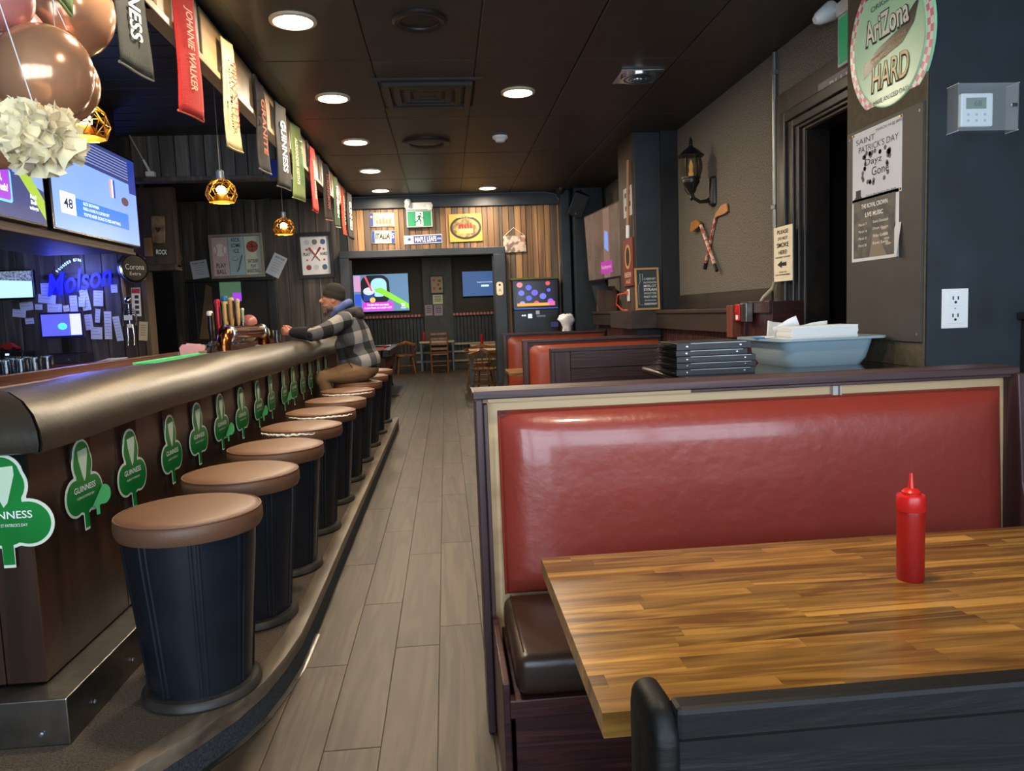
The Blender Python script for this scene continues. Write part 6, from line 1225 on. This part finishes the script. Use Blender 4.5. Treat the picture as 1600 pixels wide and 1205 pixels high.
# ------------------------------------------------------------------ seated man at the bar
SKIN = mat('skin', '#b98467', .5, noise=(30, '#a87058', .2), bump=(90, .1, .004))
def plaid_mat():
    m = bpy.data.materials.new('grey_plaid_fleece'); m.use_nodes = True; nt = m.node_tree; L = nt.links; bs = nt.nodes['Principled BSDF']; bs.inputs['Roughness'].default_value = .9
    tc = nt.nodes.new('ShaderNodeTexCoord'); mp = nt.nodes.new('ShaderNodeMapping'); mp.inputs['Rotation'].default_value = (0, .22, 0); L.new(tc.outputs['Object'], mp.inputs['Vector'])
    sp = nt.nodes.new('ShaderNodeSeparateXYZ'); L.new(mp.outputs[0], sp.inputs[0])
    acc = []
    ad = nt.nodes.new('ShaderNodeMath'); ad.operation = 'ADD'; L.new(sp.outputs[0], ad.inputs[0]); L.new(sp.outputs[1], ad.inputs[1])
    for src in (ad.outputs[0], sp.outputs[2]):
        q = nt.nodes.new('ShaderNodeMath'); q.operation = 'MULTIPLY'; q.inputs[1].default_value = 1/.235; L.new(src, q.inputs[0])
        fr = nt.nodes.new('ShaderNodeMath'); fr.operation = 'FRACT'; L.new(q.outputs[0], fr.inputs[0])
        st = nt.nodes.new('ShaderNodeMath'); st.operation = 'GREATER_THAN'; st.inputs[1].default_value = .5; L.new(fr.outputs[0], st.inputs[0]); acc.append(st.outputs[0])
    s = nt.nodes.new('ShaderNodeMath'); s.operation = 'ADD'; L.new(acc[0], s.inputs[0]); L.new(acc[1], s.inputs[1])
    h = nt.nodes.new('ShaderNodeMath'); h.operation = 'MULTIPLY'; h.inputs[1].default_value = .5; L.new(s.outputs[0], h.inputs[0])
    r = nt.nodes.new('ShaderNodeValToRGB'); r.color_ramp.interpolation = 'CONSTANT'; e = r.color_ramp.elements; e[0].color = lin('#18181b'); e[1].position = .3; e[1].color = lin('#4f4f54'); k = e.new(.8); k.color = lin('#8e8b86')
    L.new(h.outputs[0], r.inputs[0]); L.new(r.outputs[0], bs.inputs['Base Color'])
    n = nt.nodes.new('ShaderNodeTexNoise'); n.inputs['Scale'].default_value = 120; L.new(tc.outputs['Object'], n.inputs['Vector']); _bump(nt, n.outputs[0], .4, .006, bs)
    return m
PLAID = plaid_mat()
YM = 7.5
man = thing('person', 'seated man in a grey plaid jacket and dark beanie leaning on the bar', 'person', (-.86, YM, .79))
def limb(b, pts, rs, n=12):
    b.tube(pts, rs, n)
    for p, r in zip(pts, rs): b.sph(p, r, n, 8)
def blob(b, c, r, rot=None):
    M0 = b.M; b.M = Matrix.Translation(c) @ (rot if rot is not None else Matrix.Identity(4)); b.sph((0, 0, 0), r, 20, 14); b.M = M0
def remesh(name, b, voxel, M, parent, it=6):
    me = bpy.data.meshes.new(name); me.from_pydata([tuple(p) for p in b.v], [], b.f)
    bm = bmesh.new(); bm.from_mesh(me); bmesh.ops.recalc_face_normals(bm, faces=bm.faces); bm.to_mesh(me); bm.free()
    o = bpy.data.objects.new(name, me); COL.objects.link(o)
    r = o.modifiers.new('r', 'REMESH'); r.mode = 'VOXEL'; r.voxel_size = voxel
    s = o.modifiers.new('s', 'SMOOTH'); s.iterations = it; s.factor = .5
    dg = bpy.context.evaluated_depsgraph_get(); m2 = bpy.data.meshes.new_from_object(o.evaluated_get(dg)); bpy.data.objects.remove(o)
    m2.transform(WM[parent].inverted()); m2.materials.clear(); m2.materials.append(M); m2.shade_smooth(); m2.name = name
    return put(name, m2, parent)
HEAD = Vector((-1.075, YM, 1.595)); tilt = Matrix.Rotation(.12, 4, 'Y')
HIP = Vector((-.82, YM, .90)); CH = Vector((-.90, YM, 1.24)); NB = Vector((-.985, YM, 1.43))
b = MB()
blob(b, HEAD, (.098, .075, .115)); blob(b, HEAD+Vector((-.035, 0, -.06)), (.062, .055, .055)); limb(b, [NB, HEAD+Vector((.02, 0, -.08))], [.06, .056])
limb(b, [HEAD+Vector((-.092, 0, .02)), HEAD+Vector((-.122, 0, -.022)), HEAD+Vector((-.098, 0, -.03))], [.010, .016, .013], 8)
blob(b, HEAD+Vector((-.085, 0, .028)), (.02, .05, .012)); blob(b, HEAD+Vector((-.092, 0, -.062)), (.014, .026, .010))
for s in (-1, 1): blob(b, HEAD+Vector((.012, s*.076, -.012)), (.022, .010, .034))
blob(b, CH, (.10, .15, .2), Matrix.Rotation(-.25, 4, 'Y')); blob(b, HIP+Vector((0, 0, .03)), (.11, .15, .13)); limb(b, [HIP, CH, NB], [.11, .12, .07])
SH = {-1: Vector((-.955, YM-.19, 1.385)), 1: Vector((-.955, YM+.19, 1.385))}
EL = {-1: Vector((-1.225, YM-.26, 1.262)), 1: Vector((-1.24, YM+.28, 1.262))}
WR = {-1: Vector((-1.47, YM-.075, 1.285)), 1: Vector((-1.46, YM+.07, 1.285))}
KN = {-1: Vector((-1.19, YM-.15, .83)), 1: Vector((-1.19, YM+.16, .83))}; AN = {-1: Vector((-1.10, YM-.16, .40)), 1: Vector((-1.10, YM+.17, .40))}
for s in (-1, 1):
    limb(b, [NB+Vector((.02, s*.05, -.03)), SH[s], SH[s].lerp(EL[s], .5), EL[s], EL[s].lerp(WR[s], .5), WR[s]], [.05, .055, .046, .038, .034, .025])
    limb(b, [HIP+Vector((0, s*.09, 0)), KN[s], AN[s]], [.085, .06, .04])
    limb(b, [AN[s], AN[s]+Vector((-.05, 0, -.06)), AN[s]+Vector((-.13, 0, -.075))], [.036, .034, .03])
    # hand: palm, four fingers folded over the other hand, thumb on top
    ax = Vector((-1, -s*.28, .12)).normalized(); up = Vector((0, 0, 1)); sd = ax.cross(up).normalized()
    pc = WR[s]+ax*.05
    blob(b, pc, (.042, .02, .036), Matrix.Rotation(s*.28, 4, 'Z')); limb(b, [WR[s], pc], [.025, .024])
    for k, L in enumerate((.034, .040, .037, .029)):
        z = .030-.019*k; k0 = pc+ax*.034+up*z; k1 = k0+(ax*.75+Vector((0, -s*.66, 0)))*L; k2 = k1+(ax*.05+Vector((0, -s*1.0, -.05)))*L*.75; k3 = k2+(ax*-.6+Vector((0, -s*.75, -.05)))*L*.6
        limb(b, [k0, k1, k2, k3], [.0098, .0092, .0085, .0075], 8)
    t0 = pc+up*.028-ax*.015; t1 = t0+ax*.03+up*.022+Vector((0, -s*.012, 0)); t2 = t1+ax*.026+Vector((0, -s*.018, .004)); limb(b, [t0, t1, t2], [.013, .011, .009], 8)
body = remesh('body', b, .0058, SKIN, man, 5)
# trousers and shoes
TAN = mat('tan_work_trousers', '#7d5f42', .85, noise=(9, '#6d5238', .3), bump=(26, .5, .012))
b = MB(); blob(b, HIP+Vector((0, 0, -.0)), (.15, .185, .105))
for s in (-1, 1):
    limb(b, [HIP+Vector((.0, s*.10, -.01)), HIP.lerp(KN[s], .5)+Vector((0, s*.06, .0)), KN[s], KN[s].lerp(AN[s], .5)+Vector((.0, 0, 0)), AN[s]+Vector((0, 0, .03))], [.105, .098, .084, .068, .062])
remesh('trousers', b, .011, TAN, man, 6)
for s in (-1, 1):
    b = MB(); limb(b, [AN[s]+Vector((.015, 0, .05)), AN[s]+Vector((.0, 0, -.05)), AN[s]+Vector((-.07, 0, -.065)), AN[s]+Vector((-.135, 0, -.07))], [.05, .052, .047, .042]); remesh('boot', b, .011, mat('brown_boot', '#3a2a1e', .5), man, 4)
# jacket, hoods, beanie, beard
b = MB(); LEAN = Matrix.Rotation(-.25, 4, 'Y')
blob(b, CH+Vector((.0, 0, .02)), (.145, .215, .23), LEAN); blob(b, HIP+Vector((.005, 0, .09)), (.165, .205, .15)); limb(b, [HIP+Vector((.01, 0, .06)), CH, NB+Vector((.01, 0, -.03))], [.15, .165, .105], 18)
limb(b, [HIP+Vector((-.16, -.0, .05)), CH+Vector((-.10, 0, -.1))], [.06, .09])
for s in (-1, 1): limb(b, [NB+Vector((.02, s*.06, -.045)), SH[s], SH[s].lerp(EL[s], .5)+Vector((0, 0, -.012)), EL[s], EL[s].lerp(WR[s], .5), EL[s].lerp(WR[s], .93)], [.08, .086, .078, .064, .054, .044], 14)
jk = remesh('plaid_jacket', b, .010, PLAID, man, 5)
for s in (-1, 1):
    u = (WR[s]-EL[s]).normalized(); b = MB(); b.tube([EL[s]+(WR[s]-EL[s])*.16, EL[s]+(WR[s]-EL[s])*.45, EL[s]+(WR[s]-EL[s])*.94], [.073, .060, .050], 16); o = b.build('dark_sleeve', mat('quilted_dark_sleeve', '#26262b', .55, bump=(30, .6, .01)), man, smooth=60)
    b = MB(); b.tube([WR[s]-u*.03, WR[s]+u*.012], [.044, .036], 14); b.build('cuff', mat('grey_cuff', '#4d4d52', .9), man, smooth=60)
b = MB(); blob(b, Vector((-.865, YM, 1.435)), (.085, .15, .065), Matrix.Rotation(.5, 4, 'Y')); limb(b, [Vector((-1.0, YM-.13, 1.44)), Vector((-.90, YM-.14, 1.45)), Vector((-.85, YM, 1.46)), Vector((-.90, YM+.14, 1.45)), Vector((-1.0, YM+.13, 1.44))], [.035, .05, .06, .05, .035]); remesh('jacket_hood', b, .011, mat('charcoal_hood', '#2a2624', .85, bump=(40, .4, .01)), man, 5)
b = MB(); limb(b, [Vector((-1.075, YM-.075, 1.43)), Vector((-1.03, YM-.105, 1.485)), Vector((-.955, YM-.095, 1.53)), Vector((-.925, YM, 1.55)), Vector((-.955, YM+.095, 1.53)), Vector((-1.03, YM+.105, 1.485)), Vector((-1.075, YM+.075, 1.43))], [.026, .034, .040, .042, .040, .034, .026]); remesh('blue_hood', b, .009, mat('blue_hood_cotton', '#46588c', .9, bump=(60, .3, .008)), man, 4)
b = MB(); b.M = Matrix.Translation(HEAD+Vector((.012, 0, .035))) @ Matrix.Rotation(.30, 4, 'Y'); b.lathe([(.106, -.035), (.110, -.02), (.109, .02), (.102, .03), (.103, .035), (.092, .07), (.066, .10), (.03, .115), (.002, .118)], 28); o = b.build('beanie', mat('black_brown_knit', '#1f1b19', .95, bump=(120, .7, .008)), man, smooth=50)
for v in o.data.vertices: v.co.y *= .84
b = MB(); blob(b, HEAD+Vector((-.078, 0, -.105)), (.034, .046, .055), Matrix.Rotation(.3, 4, 'Y')); blob(b, HEAD+Vector((-.03, 0, -.085)), (.062, .064, .04)); blob(b, HEAD+Vector((-.102, 0, -.045)), (.014, .034, .010)); limb(b, [HEAD+Vector((-.08, 0, -.13)), HEAD+Vector((-.095, 0, -.165))], [.03, .014]); remesh('beard', b, .007, mat('grey_brown_beard', '#4a3d34', .95, noise=(60, '#77695c', .15), bump=(140, .9, .01)), man, 3)
for s in (-1, 1):
    MB().sph(HEAD+Vector((-.078, s*.031, .006)), .0115, 12, 8).build('eye', mat('eye_white', '#d8d2c8', .2), man, smooth=True); MB().sph(HEAD+Vector((-.0865, s*.031, .006)), .0062, 10, 6).build('iris', mat('iris_dark', '#2c2018', .2), man, smooth=True)
    b = MB(); b.tube([HEAD+Vector((-.096, s*.016, .027)), HEAD+Vector((-.097, s*.034, .031)), HEAD+Vector((-.086, s*.050, .026))], .005, 6); b.build('eyebrow', mat('grey_brown_beard', '#4a3d34', .95), man, smooth=60)
MB().tube([HEAD+Vector((-.105, -.02, -.062)), HEAD+Vector((-.109, 0, -.062)), HEAD+Vector((-.105, .02, -.062))], .0035, 6).build('mouth', mat('lip', '#7d4a42', .6), man, smooth=60)
b = MB(); b.tube([Vector((-.96, YM-.226, 1.02)), Vector((-.90, YM-.226, .93))], .006, 6); b.build('pocket_zip', INK, man)
# glass and papers in front of him
t = thing('pint_glass', 'clear half empty pint glass on the bar beside the man', 'glass', (-1.68, 7.72, 1.165)); MB().lathe([(.032, 0), (.042, .145), (.039, .145), (.029, .008)], 20, caps=False).build('wall', GLASS, t, smooth=40, world=False); MB().lathe([(.032, 0), (.03, .01)], 20).build('base', GLASS, t, world=False)
t = thing('coaster_stack', 'white coaster stack on the bar past the tap tower', 'coaster', (-1.72, 7.2, 1.165))
for k in range(4): put('coaster', MB().lathe([(.05, 0), (.05, .004)], 20).mesh('coaster', PAPER), t, (0, 0, .0045*k))
finish_text()
